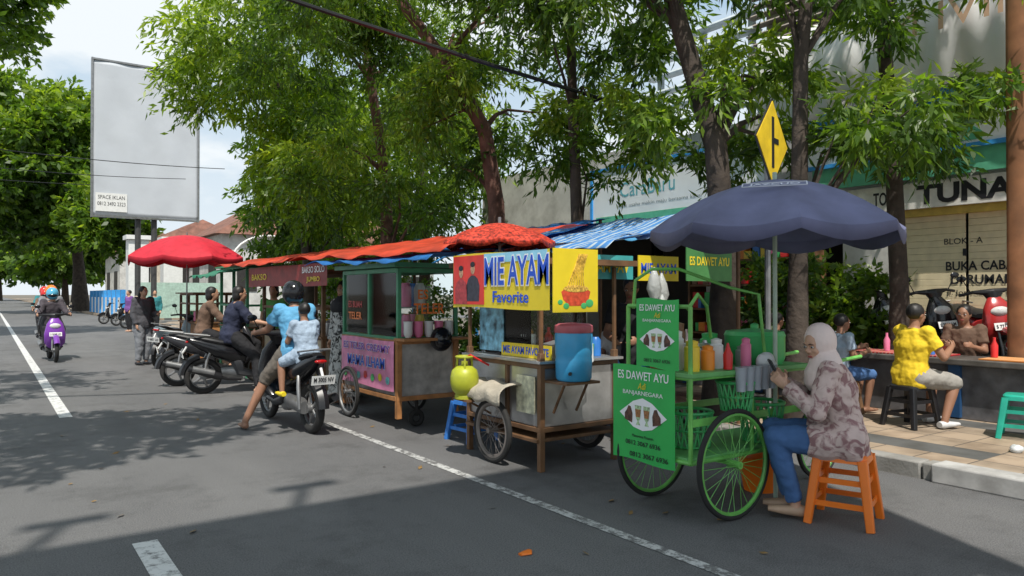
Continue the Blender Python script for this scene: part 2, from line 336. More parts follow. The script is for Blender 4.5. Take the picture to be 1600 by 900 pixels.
def tree(label,base,trunk,tr,crowns,lm,bark=BARK,L0=.17,W0=.022,twigs=14,per=13,droop=.6,name='tree',limbs=7):
    base=V(base); t=thing(name,label,'tree',base)
    g=G(base); pts=[V(p) for p in trunk]; n=len(pts)
    g.sweep(pts,[tr*(1.3 if i==0 else 1-.62*i/(n-1)) for i in range(n)],10)
    cl=[]
    for (cx,cy,cz,rx,ry,rz,k,cr) in crowns:
        for i in range(k):
            d=rng.normal(size=3); d/=np.linalg.norm(d); rr=rng.uniform(.35,1)**.6
            p=np.array([cx,cy,cz])+d*np.array([rx,ry,rz])*rr
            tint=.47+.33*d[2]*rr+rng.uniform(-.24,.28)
            cl.append((p[0],p[1],p[2],cr*rng.uniform(.7,1.3),tint))
        for i in range(limbs):
            p=cl[-1-rng.integers(0,k)]; e=V(p[:3])
            s=min(pts[1:],key=lambda q:(q-e).length+ (3 if q.z>e.z else 0)); m=(s+e)/2+V((random.uniform(-.2,.2),random.uniform(-.2,.2),random.uniform(.1,.45)))
            g.sweep([s,s.lerp(m,.5)+V((0,0,.08)),m,e],[tr*.28,tr*.2,tr*.14,tr*.05],6)
    g.obj('trunk',bark,t)
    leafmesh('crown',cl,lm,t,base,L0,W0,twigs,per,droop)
    return t
KR=6.9
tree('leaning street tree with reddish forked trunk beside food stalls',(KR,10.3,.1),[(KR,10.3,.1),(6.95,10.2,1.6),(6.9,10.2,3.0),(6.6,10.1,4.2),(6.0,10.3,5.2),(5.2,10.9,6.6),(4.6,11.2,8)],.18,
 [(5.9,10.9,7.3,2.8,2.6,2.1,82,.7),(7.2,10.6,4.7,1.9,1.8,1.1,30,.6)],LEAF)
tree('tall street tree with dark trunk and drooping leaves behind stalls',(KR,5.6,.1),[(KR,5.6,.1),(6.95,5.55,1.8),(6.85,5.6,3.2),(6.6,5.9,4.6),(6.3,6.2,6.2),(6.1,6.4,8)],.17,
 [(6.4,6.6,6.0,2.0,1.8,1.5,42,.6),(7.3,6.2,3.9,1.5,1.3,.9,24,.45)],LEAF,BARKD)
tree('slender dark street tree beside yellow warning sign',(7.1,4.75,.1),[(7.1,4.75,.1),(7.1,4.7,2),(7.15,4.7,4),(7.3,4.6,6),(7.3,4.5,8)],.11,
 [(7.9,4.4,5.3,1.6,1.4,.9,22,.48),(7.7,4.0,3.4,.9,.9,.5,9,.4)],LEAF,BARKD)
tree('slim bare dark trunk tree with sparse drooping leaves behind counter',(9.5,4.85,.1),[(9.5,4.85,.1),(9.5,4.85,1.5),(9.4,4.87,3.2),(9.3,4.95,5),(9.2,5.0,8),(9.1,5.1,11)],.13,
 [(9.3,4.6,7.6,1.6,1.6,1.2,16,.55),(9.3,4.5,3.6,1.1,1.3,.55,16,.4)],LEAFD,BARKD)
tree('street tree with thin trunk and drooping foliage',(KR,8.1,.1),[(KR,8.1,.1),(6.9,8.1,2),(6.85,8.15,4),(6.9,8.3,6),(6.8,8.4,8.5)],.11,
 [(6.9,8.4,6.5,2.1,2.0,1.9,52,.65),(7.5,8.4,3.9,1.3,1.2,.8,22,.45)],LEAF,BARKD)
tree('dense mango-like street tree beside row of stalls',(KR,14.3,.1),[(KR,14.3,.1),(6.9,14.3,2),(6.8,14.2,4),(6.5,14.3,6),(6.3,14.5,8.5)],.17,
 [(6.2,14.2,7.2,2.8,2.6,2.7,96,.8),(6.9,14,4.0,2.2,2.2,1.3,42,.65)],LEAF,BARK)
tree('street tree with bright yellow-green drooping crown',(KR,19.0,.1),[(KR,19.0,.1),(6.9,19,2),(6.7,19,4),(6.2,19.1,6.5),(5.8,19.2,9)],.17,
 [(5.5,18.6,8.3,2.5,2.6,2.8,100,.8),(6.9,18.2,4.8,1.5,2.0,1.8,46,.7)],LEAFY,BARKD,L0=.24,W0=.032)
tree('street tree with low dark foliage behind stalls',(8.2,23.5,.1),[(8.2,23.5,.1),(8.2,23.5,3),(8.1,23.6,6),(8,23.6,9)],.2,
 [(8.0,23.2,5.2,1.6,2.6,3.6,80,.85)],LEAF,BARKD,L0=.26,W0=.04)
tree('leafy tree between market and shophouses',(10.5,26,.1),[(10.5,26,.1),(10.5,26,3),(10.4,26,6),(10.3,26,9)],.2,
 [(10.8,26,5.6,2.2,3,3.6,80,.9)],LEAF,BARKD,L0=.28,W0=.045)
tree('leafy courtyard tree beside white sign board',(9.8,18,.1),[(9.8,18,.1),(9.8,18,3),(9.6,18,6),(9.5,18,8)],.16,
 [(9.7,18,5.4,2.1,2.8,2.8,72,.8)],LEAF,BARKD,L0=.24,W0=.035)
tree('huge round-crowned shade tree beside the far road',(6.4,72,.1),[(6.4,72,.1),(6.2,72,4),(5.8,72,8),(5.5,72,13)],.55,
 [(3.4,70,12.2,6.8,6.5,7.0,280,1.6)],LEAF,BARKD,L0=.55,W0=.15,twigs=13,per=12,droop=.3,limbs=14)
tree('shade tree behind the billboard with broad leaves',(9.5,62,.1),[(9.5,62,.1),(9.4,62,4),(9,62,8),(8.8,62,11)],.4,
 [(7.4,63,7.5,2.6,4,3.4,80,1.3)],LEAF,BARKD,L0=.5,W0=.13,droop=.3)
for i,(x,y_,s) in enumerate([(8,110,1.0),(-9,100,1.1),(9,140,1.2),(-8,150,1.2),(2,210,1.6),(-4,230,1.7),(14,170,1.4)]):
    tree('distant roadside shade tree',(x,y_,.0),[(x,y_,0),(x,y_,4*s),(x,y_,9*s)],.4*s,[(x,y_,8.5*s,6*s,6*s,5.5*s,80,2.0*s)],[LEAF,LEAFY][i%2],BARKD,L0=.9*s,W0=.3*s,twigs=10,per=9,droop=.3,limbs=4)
tree('spreading shade tree leaning over the road',(-7.0,3.5,.1),[(-7.0,3.5,.1),(-6.6,3.6,2.5),(-5.4,4,5),(-4,4.4,6.6),(-2.5,4.8,7.5)],.3,
 [(-2.2,4.9,7.9,3.0,1.9,.8,64,.65)],LEAF,L0=.25,W0=.05,droop=.3,twigs=12,per=12)
tree('shade tree across the road with open crown',(-6.8,13,.1),[(-6.8,13,.1),(-6.6,13,3),(-5.6,13,6),(-4.6,12,8)],.3,
 [(-4.0,10.6,8.2,3.6,3.2,1.2,44,.75)],LEAF,L0=.25,W0=.05,droop=.3,twigs=12,per=12)
tree('roadside shade tree with overhanging branches',(-7,31,.1),[(-7,31,.1),(-6.8,31,4),(-5.5,31,8),(-3.5,31,10.5)],.35,
 [(-1.9,31,12.0,3.6,5,2.4,110,1.0)],LEAF,L0=.3,W0=.08,droop=.3)
def shrub(label,c,r,k,lm=LEAF,cr=.35,L0=.13,W0=.03,name='shrub'):
    cl=[]
    for i in range(k):
        d=rng.normal(size=3); d/=np.linalg.norm(d); rr=rng.uniform(.3,1)**.6
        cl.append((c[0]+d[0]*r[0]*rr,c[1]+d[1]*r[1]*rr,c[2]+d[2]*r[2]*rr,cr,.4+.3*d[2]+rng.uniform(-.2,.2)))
    o=leafmesh(name,cl,lm,None,(c[0],c[1],.1),L0,W0,10,10,.2); o['label']=label; o['category']='shrub'; return o
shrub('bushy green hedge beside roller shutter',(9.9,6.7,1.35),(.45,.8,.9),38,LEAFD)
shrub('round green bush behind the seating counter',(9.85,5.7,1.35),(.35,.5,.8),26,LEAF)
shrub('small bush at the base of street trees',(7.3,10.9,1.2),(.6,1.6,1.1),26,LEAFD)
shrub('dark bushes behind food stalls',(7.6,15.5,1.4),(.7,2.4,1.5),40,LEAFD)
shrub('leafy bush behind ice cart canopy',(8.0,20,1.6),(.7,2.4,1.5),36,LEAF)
# ------------------------------------------------------------ right building
CREAM=mat('cream_shutter',(.82,.7,.46),.55,noise=.1)
WALL=mat('offwhite_plaster',(.6,.59,.56),.85,noise=.2,scale=1.5,dirt=.4)
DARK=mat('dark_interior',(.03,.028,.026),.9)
BLUE=mat('blue_paint',(.04,.3,.7),.5,noise=.15,dirt=.25)
GRNS=mat('green_sign_board',(.12,.46,.28),.5,noise=.15)
VNL=mat('white_vinyl_banner',(.88,.88,.88),.55,noise=.06,scale=2,trl=.1,bump=.3,bscale=3)
b=thing('market_building','two-storey market building with shutters and slatted upper floor','building',(15,5,0))
o_=V((15,5,0))
g=G(o_)
for (y0,y1) in [(-3,3.7),(5.75,6.5),(8.9,9.3),(12.6,13),(16.6,17)]: g.box((11.2,(y0+y1)/2,1.5),(.4,y1-y0,3.0))
g.box((11.3,7,3.8),(.5,20,1.6)); g.box((11.4,1.5,6.6),(.5,13,4)); g.box((15,7,4),(7,20,.2)); g.box((18.4,7,2),(.2,20,4)); g.box((14.8,-3.1,3.5),(7.2,.2,7)); g.box((14.8,17.1,2),(7.2,.2,4)); g.box((15,1.5,8.7),(7.6,13.4,.25)); g.box((18.4,1.5,6.5),(.2,13,4.4)); g.box((14.9,8.0,6.5),(6.6,.2,4.4))
g.obj('wall',WALL,b)
g=G(o_)
for k in range(18): g.box((11.02,4.5,5.7+k*.17),(.22,7.5,.03),up=(.5,0,.8))
g.obj('louvre',mat('brown_slats',(.35,.3,.26),.7,noise=.3),b)
g=G(o_)
for k in range(6): g.box((11.02,9.4,4.9+k*.32),(.3,2.6,.05),up=(.5,0,.8))
for k in range(3): g.box((11.15,8.3+k*1.1,5.7),(.1,.1,2.0))
g.obj('sunshade',mat('pale_blue_slats',(.6,.66,.7),.7,noise=.2),b)
g=G(o_); 
for y0 in (3.72,4.75): 
    for k in range(23): g.box((11.12,y0+.5,.55+k*.093),(.03,.99,.091))
g.obj('roller_shutter',CREAM,b,bevel=.004,label='cream roller shutters with painted notice')
text(b,'BLOK - A',(11.098,4.78,2.25),.5,.085,-Y,Z,KLET,o_); text(b,'1',(11.098,4.76,2.09),.05,.1,-Y,Z,KLET,o_)
text(b,'BUKA CABANG',(11.098,4.46,1.90),1.1,.13,-Y,Z,KLET,o_,bold=.02); text(b,'DI RUMAH',(11.098,4.55,1.71),.78,.13,-Y,Z,KLET,o_,bold=.02); text(b,'Jl. Joswoko-46 Lamongan',(11.098,4.38,1.52),1.25,.09,-Y,Z,KLET,o_)
g=G(o_); g.box((11.06,4.7,2.7),(.1,2.1,.14)); g.obj('shutter_header',mat('yellow_paint',(.75,.55,.12),.6,dirt=.2),b)
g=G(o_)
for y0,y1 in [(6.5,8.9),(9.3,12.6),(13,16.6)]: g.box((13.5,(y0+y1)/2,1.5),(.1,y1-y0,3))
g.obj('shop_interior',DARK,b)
def sign(name,label,c,w_,h_,m,right=-Y,cat='sign',th=.04,fr=None):
    s=thing(name,label,cat,c); n=V(right).cross(Z); g=G(); g.box((0,0,0),(w_,th,h_),right=right); g.obj('board',m,s,bevel=.004)
    if fr:
        g=G()
        for k in(-1,1): g.box(V(right)*(k*(w_/2+.03))+n*.01,(.06,th+.05,h_+.12),right=right); g.box(Z*(k*(h_/2+.03))+n*.01,(w_,th+.045,.06),right=right)
        g.obj('frame',fr,s)
    return s
s=sign('shop_sign','white shop sign with bold black lettering above shutters',(10.9,4.9,2.92),2.9,.38,mat('white_sign_face',(.85,.83,.78),.5,dirt=.2))
text(s,'TOKO',(-.025,.83,0),.42,.2,-Y,Z,KLET,bold=.02); text(s,'TUNA',(-.025,-.22,0),1.25,.28,-Y,Z,KLET,bold=.04)
s=sign('green_fascia','green fascia board under white banner',(10.82,5.2,3.32),3.4,.34,GRNS)
s=sign('banner','white vinyl banner with green truck print and blue edging',(10.8,5.3,3.8),3.4,.52,VNL,fr=BLUE)
text(s,'BUKA CABANG',(-.025,-.5,.12),1.0,.1,-Y,Z,mat('grey_lettering',(.3,.33,.33),.5)); g=G(); 
g.prism([(-.3,0),(.28,0),(.28,.1),(.16,.2),(.02,.2),(.02,.14),(-.3,.14)],(-.024,-.62,-.22),-Y,Z,.005); g.obj('truck_print',GRNS,s)
s=sign('fascia_board','long blue painted fascia with weathered edge',(10.84,5.4,4.26),4.6,.22,BLUE)
s=sign('banner','long blue-bordered white banner on market gallery',(10.75,9.9,3.55),4.4,1.15,VNL,fr=BLUE)
text(s,'CaraBaru',(-.025,.6,.12),1.5,.3,-Y,Z,mat('teal_lettering',(.15,.45,.5),.5)); text(s,'Buat usaha makin maju bersama kami',(-.025,.3,-.22),2.2,.09,-Y,Z,mat('grey_lettering',(.3,.33,.33),.5))
g=G(); g.box((-.024,0,-.47),(4.2,.006,.14),right=-Y); g.obj('stripe',GRNS,s)
s=thing('hanging_cloth','large wrinkled white cloth hung along upper floor','cloth',(10.6,5,4.45))
g=G(); g.grid(lambda u,v:V((-.16*math.sin(v*3.1)+.035*math.sin(u*41+v*3)+.02*math.sin(u*73)-.08*v,-2.2+u*4.9,1.25*v-.25*abs(math.sin(u*9))*(1-v))),80,16)
g.obj('cloth',VNL,s,solid=.004)
text(s,'M IVIN',(-.33,-.5,.75),1.8,.38,-Y,Z,mat('faded_orange_lettering',(.65,.42,.28),.6))
g=G(); g.sweep([(9.62,3.52,.1),(9.62,3.52,9)],[.13,.13],16,e=4); single(g,'column',mat('rusty_orange_column',(.34,.15,.07),.8,noise=.5,scale=3,dirt=.5),'weathered orange-brown square column by the market','column',bevel=.01)
g=G(); g.grid(lambda u,v:V((9.4+u*1.8,7.4+v*5,2.5+u*.35+.04*math.sin(v*40))),8,60); single(g,'awning',mat('blue_tin_awning',(.08,.35,.65),.5,dirt=.3,trl=.15),'blue corrugated awning over market kiosks','awning',solid=.01)
s=thing('steel_frame','blue painted steel truss frame beyond the trees','frame',(9.2,15.8,0)); g=G()
for x_ in (-.9,.9): g.tube((x_,0,0),(x_,0,2.9),.04)
for k in range(3): g.tube((-.9,0,2.0+k*.4),(.9,0,2.1+k*.4),.025); 
g.tube((-.9,0,2.0),(.9,0,2.9),.025); g.obj('frame',BLUE,s)
# ------------------------------------------------------------ kiosk goods
random.seed(3)
sh=thing('kiosk_shelf','wooden kiosk shelf stacked with packaged goods','shelf',(10.6,7.9,.1)); g=G()
for k in range(5): g.box((0,0,.3+k*.42),(.45,2.4,.03))
for y_ in(-1.2,1.2): g.box((0,y_,1.05),(.45,.04,2.1))
g.obj('shelf_frame',WOOD,sh)
GC=[mat('pack_%s'%n,c,.4,noise=.1) for n,c in [('red',(.65,.03,.03)),('yellow',(.85,.6,.05)),('white',(.8,.8,.78)),('blue',(.05,.2,.6)),('green',(.06,.45,.12)),('orange',(.85,.27,.03)),('pink',(.75,.2,.35)),('brown',(.25,.13,.07))]]
for k in range(5):
    y_=6.8
    while y_<8.95:
        w_=random.uniform(.07,.16); h_=random.uniform(.12,.3); g=G(); g.box((10.48+random.uniform(-.03,.05),y_+w_/2,.1+.32+k*.42+h_/2-.0),(.16,w_-.01,h_))
        single(g,'goods_packet',random.choice(GC),'small coloured packet on kiosk shelf','packet','packets on the kiosk shelf',bevel=.006); y_+=w_+.01
s=thing('counter_wall','low tiled counter wall with dark blue panels','counter',(9.1,5.3,.11)); g=G(); g.box((0,0,.3),(.45,6.6,.6)); g.obj('wall',mat('dark_tiled_wall',(.13,.13,.14),.5,noise=.5,scale=6,dirt=.5),s,bevel=.01)
g=G(); g.box((-.03,0,.64),(.62,6.7,.07)); g.obj('counter_top',mat('grey_counter_top',(.12,.11,.1),.3,noise=.3),s,bevel=.012)
for k in range(5): g=G(); g.box((-.26,-2.7+k*1.3,.33),(.06,.12,.62)); g.obj('pilaster',mat('dark_blue_tile',(.02,.08,.2),.4,dirt=.3),s)
MT=[stripemat('woven_mat_orange',(.75,.25,.05),(.6,.5,.3),6,'X',.0),stripemat('woven_mat_red',(.5,.03,.04),(.55,.4,.3),7,'Y',.0)]
for k,(y_,m_) in enumerate([(3.1,0),(4.6,1),(6.1,0)]):
    g=G(); g.box((9.07,y_,.795),(.5,1.1,.012)); single(g,'woven_mat',MT[m_],'striped woven mat laid on the counter','mat','mats on the counter')
s=thing('dining_table','low table covered with red patterned cloth','table',(7.9,6.8,.11)); g=G(); g.box((0,0,.68),(.8,2.2,.03)); g.grid(lambda u,v:V((-.41,-1.1+v*2.2,.7-u*.22+0)),3,30); g.obj('table_top',mat('red_tablecloth',(.6,.02,.03),.5,noise=.6,scale=25),s)
for i in(-1,1):
    for j in(-1,1): g=G(); g.box((i*.35,j*1,.33),(.05,.05,.66)); g.obj('leg',WOOD,s)
# ------------------------------------------------------------ far buildings
RT=mat('clay_roof_tiles',(.22,.1,.07),.85,noise=.5,scale=2,bump=.6,bscale=10,dirt=.4)
def house(label,c,w_,d_,h_,rh,wm=WALL,rot=0):
    t=thing('house',label,'house',c,rot); g=G(); g.box((0,0,h_/2),(w_,d_,h_)); g.obj('wall',wm,t)
    g=G(); a=w_/2+.5;b_=d_/2+.5
    g.add([(-a,-b_,h_),(a,-b_,h_),(a,b_,h_),(-a,b_,h_),(0,-b_*.6,h_+rh),(0,b_*.6,h_+rh)],[(0,1,4),(1,2,5,4),(2,3,5),(3,0,4,5),(3,2,1,0)]); g.obj('roof',RT,t,smooth=False)
    for k in(-1,1):
        g=G(); g.box((k*w_*.25,-d_/2-.02,h_*.5),(w_*.2,.06,h_*.35)); g.obj('window',DARK,t)
        g=G(); g.box((-w_/2-.02,k*d_*.25,h_*.5),(.06,d_*.2,h_*.35)); g.obj('window',DARK,t)
    return t
house('white house with brown hipped clay tile roof',(14.6,51.5,0),6,9,5.2,2.2)
house('low white house with brown tile roof',(12.8,60,0),7,8,5,2.0,mat('cream_plaster',(.6,.55,.45),.85,dirt=.3))
house('small house with low clay roof',(14.5,33,0),4.6,6,3.4,1.6,mat('grey_plaster',(.4,.4,.4),.85,dirt=.3))
house('distant house at street end',(16,95,0),9,12,6,2.5)
house('distant house across road end',(-16,120,0),9,12,6,2.5)
t=thing('gate_pillar','tall square white gate pillar with flat cap','pillar',(7.4,50,0)); g=G(); g.box((0,0,2.4),(1.1,1.1,4.8)); g.obj('shaft',WHT,t); g=G(); g.box((0,0,4.95),(1.4,1.4,.25)); g.obj('cap',WHT,t)
copything(t,(9.4,50.4,0),0)
t=thing('boundary_wall','low white and blue boundary wall with square posts','wall',(6.9,60,0)); g=G(); g.box((0,0,.7),(.25,17,1.2)); g.obj('wall',WHT,t)
for k in range(9): g=G(); g.box((0,-8.5+k*2.1,.9),(.42,.42,1.8)); g.obj('post',BLUE,t)
t=thing('boundary_wall','pale green boundary wall beside the gate','wall',(9.5,47.5,0)); g=G(); g.box((0,0,1.1),(5,.25,2.2)); g.obj('wall',mat('pale_green_plaster',(.4,.55,.46),.8,dirt=.3),t)
t=thing('arched_street_lamp','white arched lamp pole curving over the pavement','street lamp',(8.6,33,0)); g=G(); pts=[(0,0,0),(0,0,3)]+[(1.6-1.6*math.cos(rad(a)),0,3+1.1*math.sin(rad(a))) for a in range(10,150,14)]; g.sweep(pts,[.05]*len(pts),8); g.obj('pole',WHT,t); g=G(); g.ell((3.0,0,3.5),(.2,.12,.07)); g.obj('lamp_head',GRYM,t)
# billboard
t=thing('billboard','tall blank grey-white billboard on twin steel posts','billboard',(6.12,38.6,0)); g=G(); W_=4.5; 
g.grid(lambda u,v:V((-W_/2+W_*u,-.03+.02*math.sin(u*17+v*5)*math.sin(v*11),5.15+7.1*v)),40,40); g.obj('face',mat('blank_billboard_vinyl',(.5,.53,.57),.5,noise=.06,scale=.8,bump=.8,bscale=1.2),t,solid=.01)
g=G(); 
for k in(-1,1): g.box((k*(W_/2+.04),.05,8.7),(.08,.25,7.3)); g.box((0,.05,8.7+k*3.6),(W_+.0,.25,.08))
for k in range(7): g.box((0,.15,5.6+k*1.05),(W_,.08,.08))
g.obj('frame',GRYM,t)
for k in(-.35,.35): g=G(); g.tube((k,.25,0),(k,.25,12),.13); g.obj('post',mat('dark_steel_post',(.05,.05,.05),.6),t)
g=G(); g.box((-1.5,-.07,5.75),(1.3,.02,.85)); g.obj('notice_panel',WHT,t)
text(t,'SPACE IKLAN',(-1.5,-.085,5.98),1.1,.17,X,Z,KLET); text(t,'0812 3492 2323',(-1.5,-.085,5.68),1.15,.17,X,Z,KLET)
# road-spanning advertising gantry behind the viewer: casts the straight shade band
t=thing('road_gantry','steel advertising gantry spanning the road','gantry',(-3,-1.5,0)); g=G()
g.box((0,0,9.5),(12.2,.3,5.9)); g.obj('display_box',GRYM,t)
for k in(-1,1): g=G(); g.tube((k*6,.0,0),(k*6,0,6.55),.17); g.obj('post',GRYM,t)
for x_ in (.1,1.7,-2.5): g=G(); g.tube((x_,0,12.45),(x_,0,13.7),.05); g.box((x_,0,13.7),(.5,.12,.08)); g.obj('floodlight_bracket',GRYM,t)
# yellow warning sign
sn=V((.26,-.966,0)).normalized(); sr=V((.966,.26,0))
t=thing('warning_sign','yellow diamond junction warning sign on grey post','traffic sign',(6.25,4.43,.1)); o_=V((6.25,4.43,.1))
def diam(r): return [(0,-r),(r,0),(0,r),(-r,0)]
zc=1.5+238/1156*7.23-.1
g=G(); g.prism(diam(.43),(0,0,zc),sr,Z,.012); g.obj('plate_border',KLET,t)
g=G(); g.prism(diam(.405),V((0,0,zc))+sn*.009,sr,Z,.008); g.obj('plate',mat('sign_yellow',(.8,.55,.03),.4,noise=.15,dirt=.3),t)
g=G(); g.box(V((0,0,zc))+sn*.015,(.06,.004,.5),right=sr); g.box(V((0,0,zc+.02))+sn*.0155+sr*.085,(.13,.004,.055),right=sr); g.obj('symbol',KLET,t)
g=G(); g.tube((-.01,.04,0),(-.01,.04,zc+.3),.03); g.obj('post',GRYM,t)
def cable(label,a,b_,sag,r_):
    a=V(a);b_=V(b_); g=G(); pts=[a.lerp(b_,i/30)-Z*(sag*4*(i/30)*(1-i/30)) for i in range(31)]; g.sweep(pts,[r_]*31,6,ref=Z); single(g,'cable',BLK,label,'cable')
cable('thick black overhead cable sagging through trees',(-2.5,10.1,6.3),(8.5,7.5,4.05),.12,.028)
cable('thick black overhead cable sagging through trees',(-2.5,10.15,6.42),(8.5,7.55,4.1),.2,.014)
for k in range(3): cable('thin wire strung across the road',(-9,24+k*9,6.2+k*.6),(7.5,30+k*7,6.4+k*.5),.4,.014)
# ------------------------------------------------------------ wheels, carts
def spoke_wheel(par,c,ax,R,rim,tw=.018,ns=28,org=(0,0,0)):
    c=V(c); ax=V(ax); g=G(org); g.torus(c,ax,R-tw*2.2,tw*.8,40,6); g.tube(c-ax*.05,c+ax*.05,.025,n=12)
    u=X if abs(ax.x)<.5 else Y
    for i in range(ns):
        th=2*math.pi*i/ns; d=u*math.cos(th)+Z*math.sin(th); d2=u*math.cos(th+.25)+Z*math.sin(th+.25); g.tube(c+ax*(.03*(1 if i%2 else -1))+d2*.02,c+d*(R-tw*2.2),.0022,n=4)
    w_=g.obj('wheel',rim,par); g=G(org); g.torus(c,ax,R-tw,tw,44,8); g.obj('tyre',RUB,w_); return w_
def umbrella(name,label,c,R,zr,zt,m,pole,seg=8,zb=0,val=.1,rot=.2):
    t=thing(name,label,'umbrella',c,rot); g=G(); n=seg*6
    rings=[.02,.15,.3,.45,.6,.75,.88,1.0]; vs=[];fs=[]
    for q in rings:
        for j in range(n):
            a=2*math.pi*j/n; loc=(j%6)/6; ch=math.cos(math.pi/seg)/math.cos((loc-.5)*2*math.pi/seg)
            k=1-(1-ch)*q*.9; sag=-.08*math.sin(loc*math.pi)*q*q*R
            vs.append((R*q*k*math.cos(a),R*q*k*math.sin(a),zt-(zt-zr)*(q**1.9)+sag*.6))
    for j in range(n):
        a=2*math.pi*j/n; loc=(j%6)/6; ch=math.cos(math.pi/seg)/math.cos((loc-.5)*2*math.pi/seg); k=1-(1-ch)*.9
        vs.append((R*1.005*k*math.cos(a),R*1.005*k*math.sin(a),zr-val*(.75+.5*math.sin(loc*math.pi))-.03*R*math.sin(loc*math.pi)))
    for i in range(len(rings)):
        for j in range(n): fs.append((i*n+j,i*n+(j+1)%n,(i+1)*n+(j+1)%n,(i+1)*n+j))
    g.add(vs,fs); g.obj('canopy',m,t,solid=.003)
    g=G(); g.tube((0,0,zb),(0,0,zt+.06),.016); g.obj('pole',pole,t)
    g=G()
    for i in range(seg):
        a=2*math.pi*i/seg; d=V((math.cos(a),math.sin(a),0)); pts=[d*(R*q)+Z*(zt-(zt-zr)*(q**1.9)-.012) for q in (.02,.3,.6,.85,1)]; g.sweep(pts,[.004]*5,5,ref=Z); g.tube(Z*(zr-.05),d*(R*.5)+Z*(zt-(zt-zr)*(.5**1.9)-.012),.004,n=5)
    g.obj('rib',GRYM,t); return t
um=umbrella('parasol','large faded blue-purple parasol with scalloped edge over green cart',(4.62,3.25,0),.88,1.97,2.32,mat('faded_blue_parasol_cloth',(.17,.18,.31),.7,noise=.3,scale=3,dirt=.2,trl=.18),mat('pale_green_pole',(.4,.5,.4),.5),val=.09,rot=0)
WOUT=mat('faded_white_print',(.6,.62,.7),.6)
vdir=V((-.82,-.57,0)); sd_=V((.57,-.82,0)); nn=(vdir*.33+Z*.94).normalized(); upv=nn.cross(sd_).normalized()
if upv.z<0: upv=-upv
PP=vdir*.5+Z*2.225
text(um,'JAZCUO',PP,.32,.07,sd_,upv,WOUT,bold=.02)
g=G(); 
for k in(-1,1): g.box(PP+upv*(k*.055),(.40,.004,.008),right=sd_,up=upv); g.box(PP+sd_*(k*.2),(.008,.004,.11),right=sd_,up=upv)
g.obj('print_border',WOUT,um)
REDC=mat('red_parasol_cloth',(.75,.04,.07),.6,noise=.12,trl=.35)
umbrella('parasol','red parasol with pink-white trim over far stall',(3.5,17.1,0),1.2,2.3,2.78,REDC,GRYM,val=.13)
umbrella('parasol','patterned red parasol above noodle cart roof',(4.1,6.0,0),.55,2.02,2.2,mat('red_spotted_cloth',(.7,.06,.03),.6,noise=.9,scale=30,trl=.2),GRYM,val=.05)
def tarp(label,cs,m,sag=.1,name='tarpaulin',wr=.012):
    a,b_,c_,d_=[V(p) for p in cs]; g=G()
    def fn(u,v):
        p=(a.lerp(b_,u)).lerp(d_.lerp(c_,u),v); return p-Z*(sag*8*u*(1-u)*v*(1-v))+Z*(wr*math.sin(u*23+v*9)+wr*math.sin(v*17-u*5)+wr*.4*math.sin(u*61+v*31))+ (Z*(-.04*abs(math.sin(u*13+1)))if v<.02 else Z*0)
    g.grid(fn,50,18); return single(g,name,m,label,'tarpaulin',solid=.004)
REDT=mat('orange_red_tarp',(.68,.075,.03),.6,noise=.35,scale=3,trl=.3,dirt=.3,bump=.4,bscale=8)
BLUT=mat('blue_tarp',(.03,.22,.6),.5,noise=.25,trl=.35,bump=.4,bscale=8,dirt=.15)
STRT=stripemat('blue_white_striped_tarp',(.1,.32,.7),(.6,.7,.75),2.6,'Y')
tarp('weathered orange-red tarpaulin roof over row of stalls',[(3.4,5.95,1.93),(3.4,10.2,2.0),(5.2,10.2,2.32),(5.2,5.95,2.25)],REDT)
tarp('weathered orange-red tarpaulin roof over meatball stall',[(3.35,10.3,1.98),(3.4,14.4,2.03),(5.3,14.4,2.35),(5.3,10.3,2.3)],REDT)
tarp('blue tarpaulin under red roof edge',[(3.34,6.1,1.86),(3.34,9.4,1.91),(4.8,9.4,2.05),(4.8,6.1,2.05)],BLUT,.04)
tarp('blue and white striped tarpaulin over seating area',[(4.5,4.9,1.95),(4.4,7.4,1.98),(6.6,8.4,2.45),(6.5,5.1,2.42)],STRT,.15)
tarp('bright blue tarpaulin over seating area',[(4.9,7.2,2.03),(4.9,9.5,2.1),(6.7,9.5,2.5),(6.7,7.2,2.52)],BLUT,.15)
tarp('pale blue tarpaulin beyond the green cart',[(5.3,4.15,2.02),(5.0,5.3,2.08),(6.7,5.6,2.36),(6.7,4.3,2.3)],mat('pale_blue_tarp',(.3,.42,.6),.5,trl=.35,noise=.3,dirt=.2,bump=.4),.1)
for p in [(6.6,5.1),(6.6,7.3),(6.65,9.5),(4.9,9.3),(5.2,12)]:
    g=G(); g.tube((p[0],p[1],.0),(p[0],p[1],2.5 if p[0]>6 else 2.1),.022); single(g,'canopy_pole',WOOD,'thin wooden pole holding up tarpaulin','pole','poles holding up tarpaulins')
def flag(nm,m,par,x_,y0,y1,z0,z1,org,amp=.0012):
    g=G(org); g.grid(lambda u,v:V((x_+amp*math.sin(u*9+v*4),y0+(y1-y0)*u,z0+(z1-z0)*v+.008*math.sin(u*6))),20,12); return g.obj(nm,m,par)
def pot(name,label,c,prof,m,n=24,**k):
    g=G(c); g.lathe(c,prof,n); return single(g,name,m,label,k.pop('cat',name.replace('_',' ')),loc=V(c),**k)
PGR=mat('green_plastic',(.07,.45,.14),.35,noise=.1)
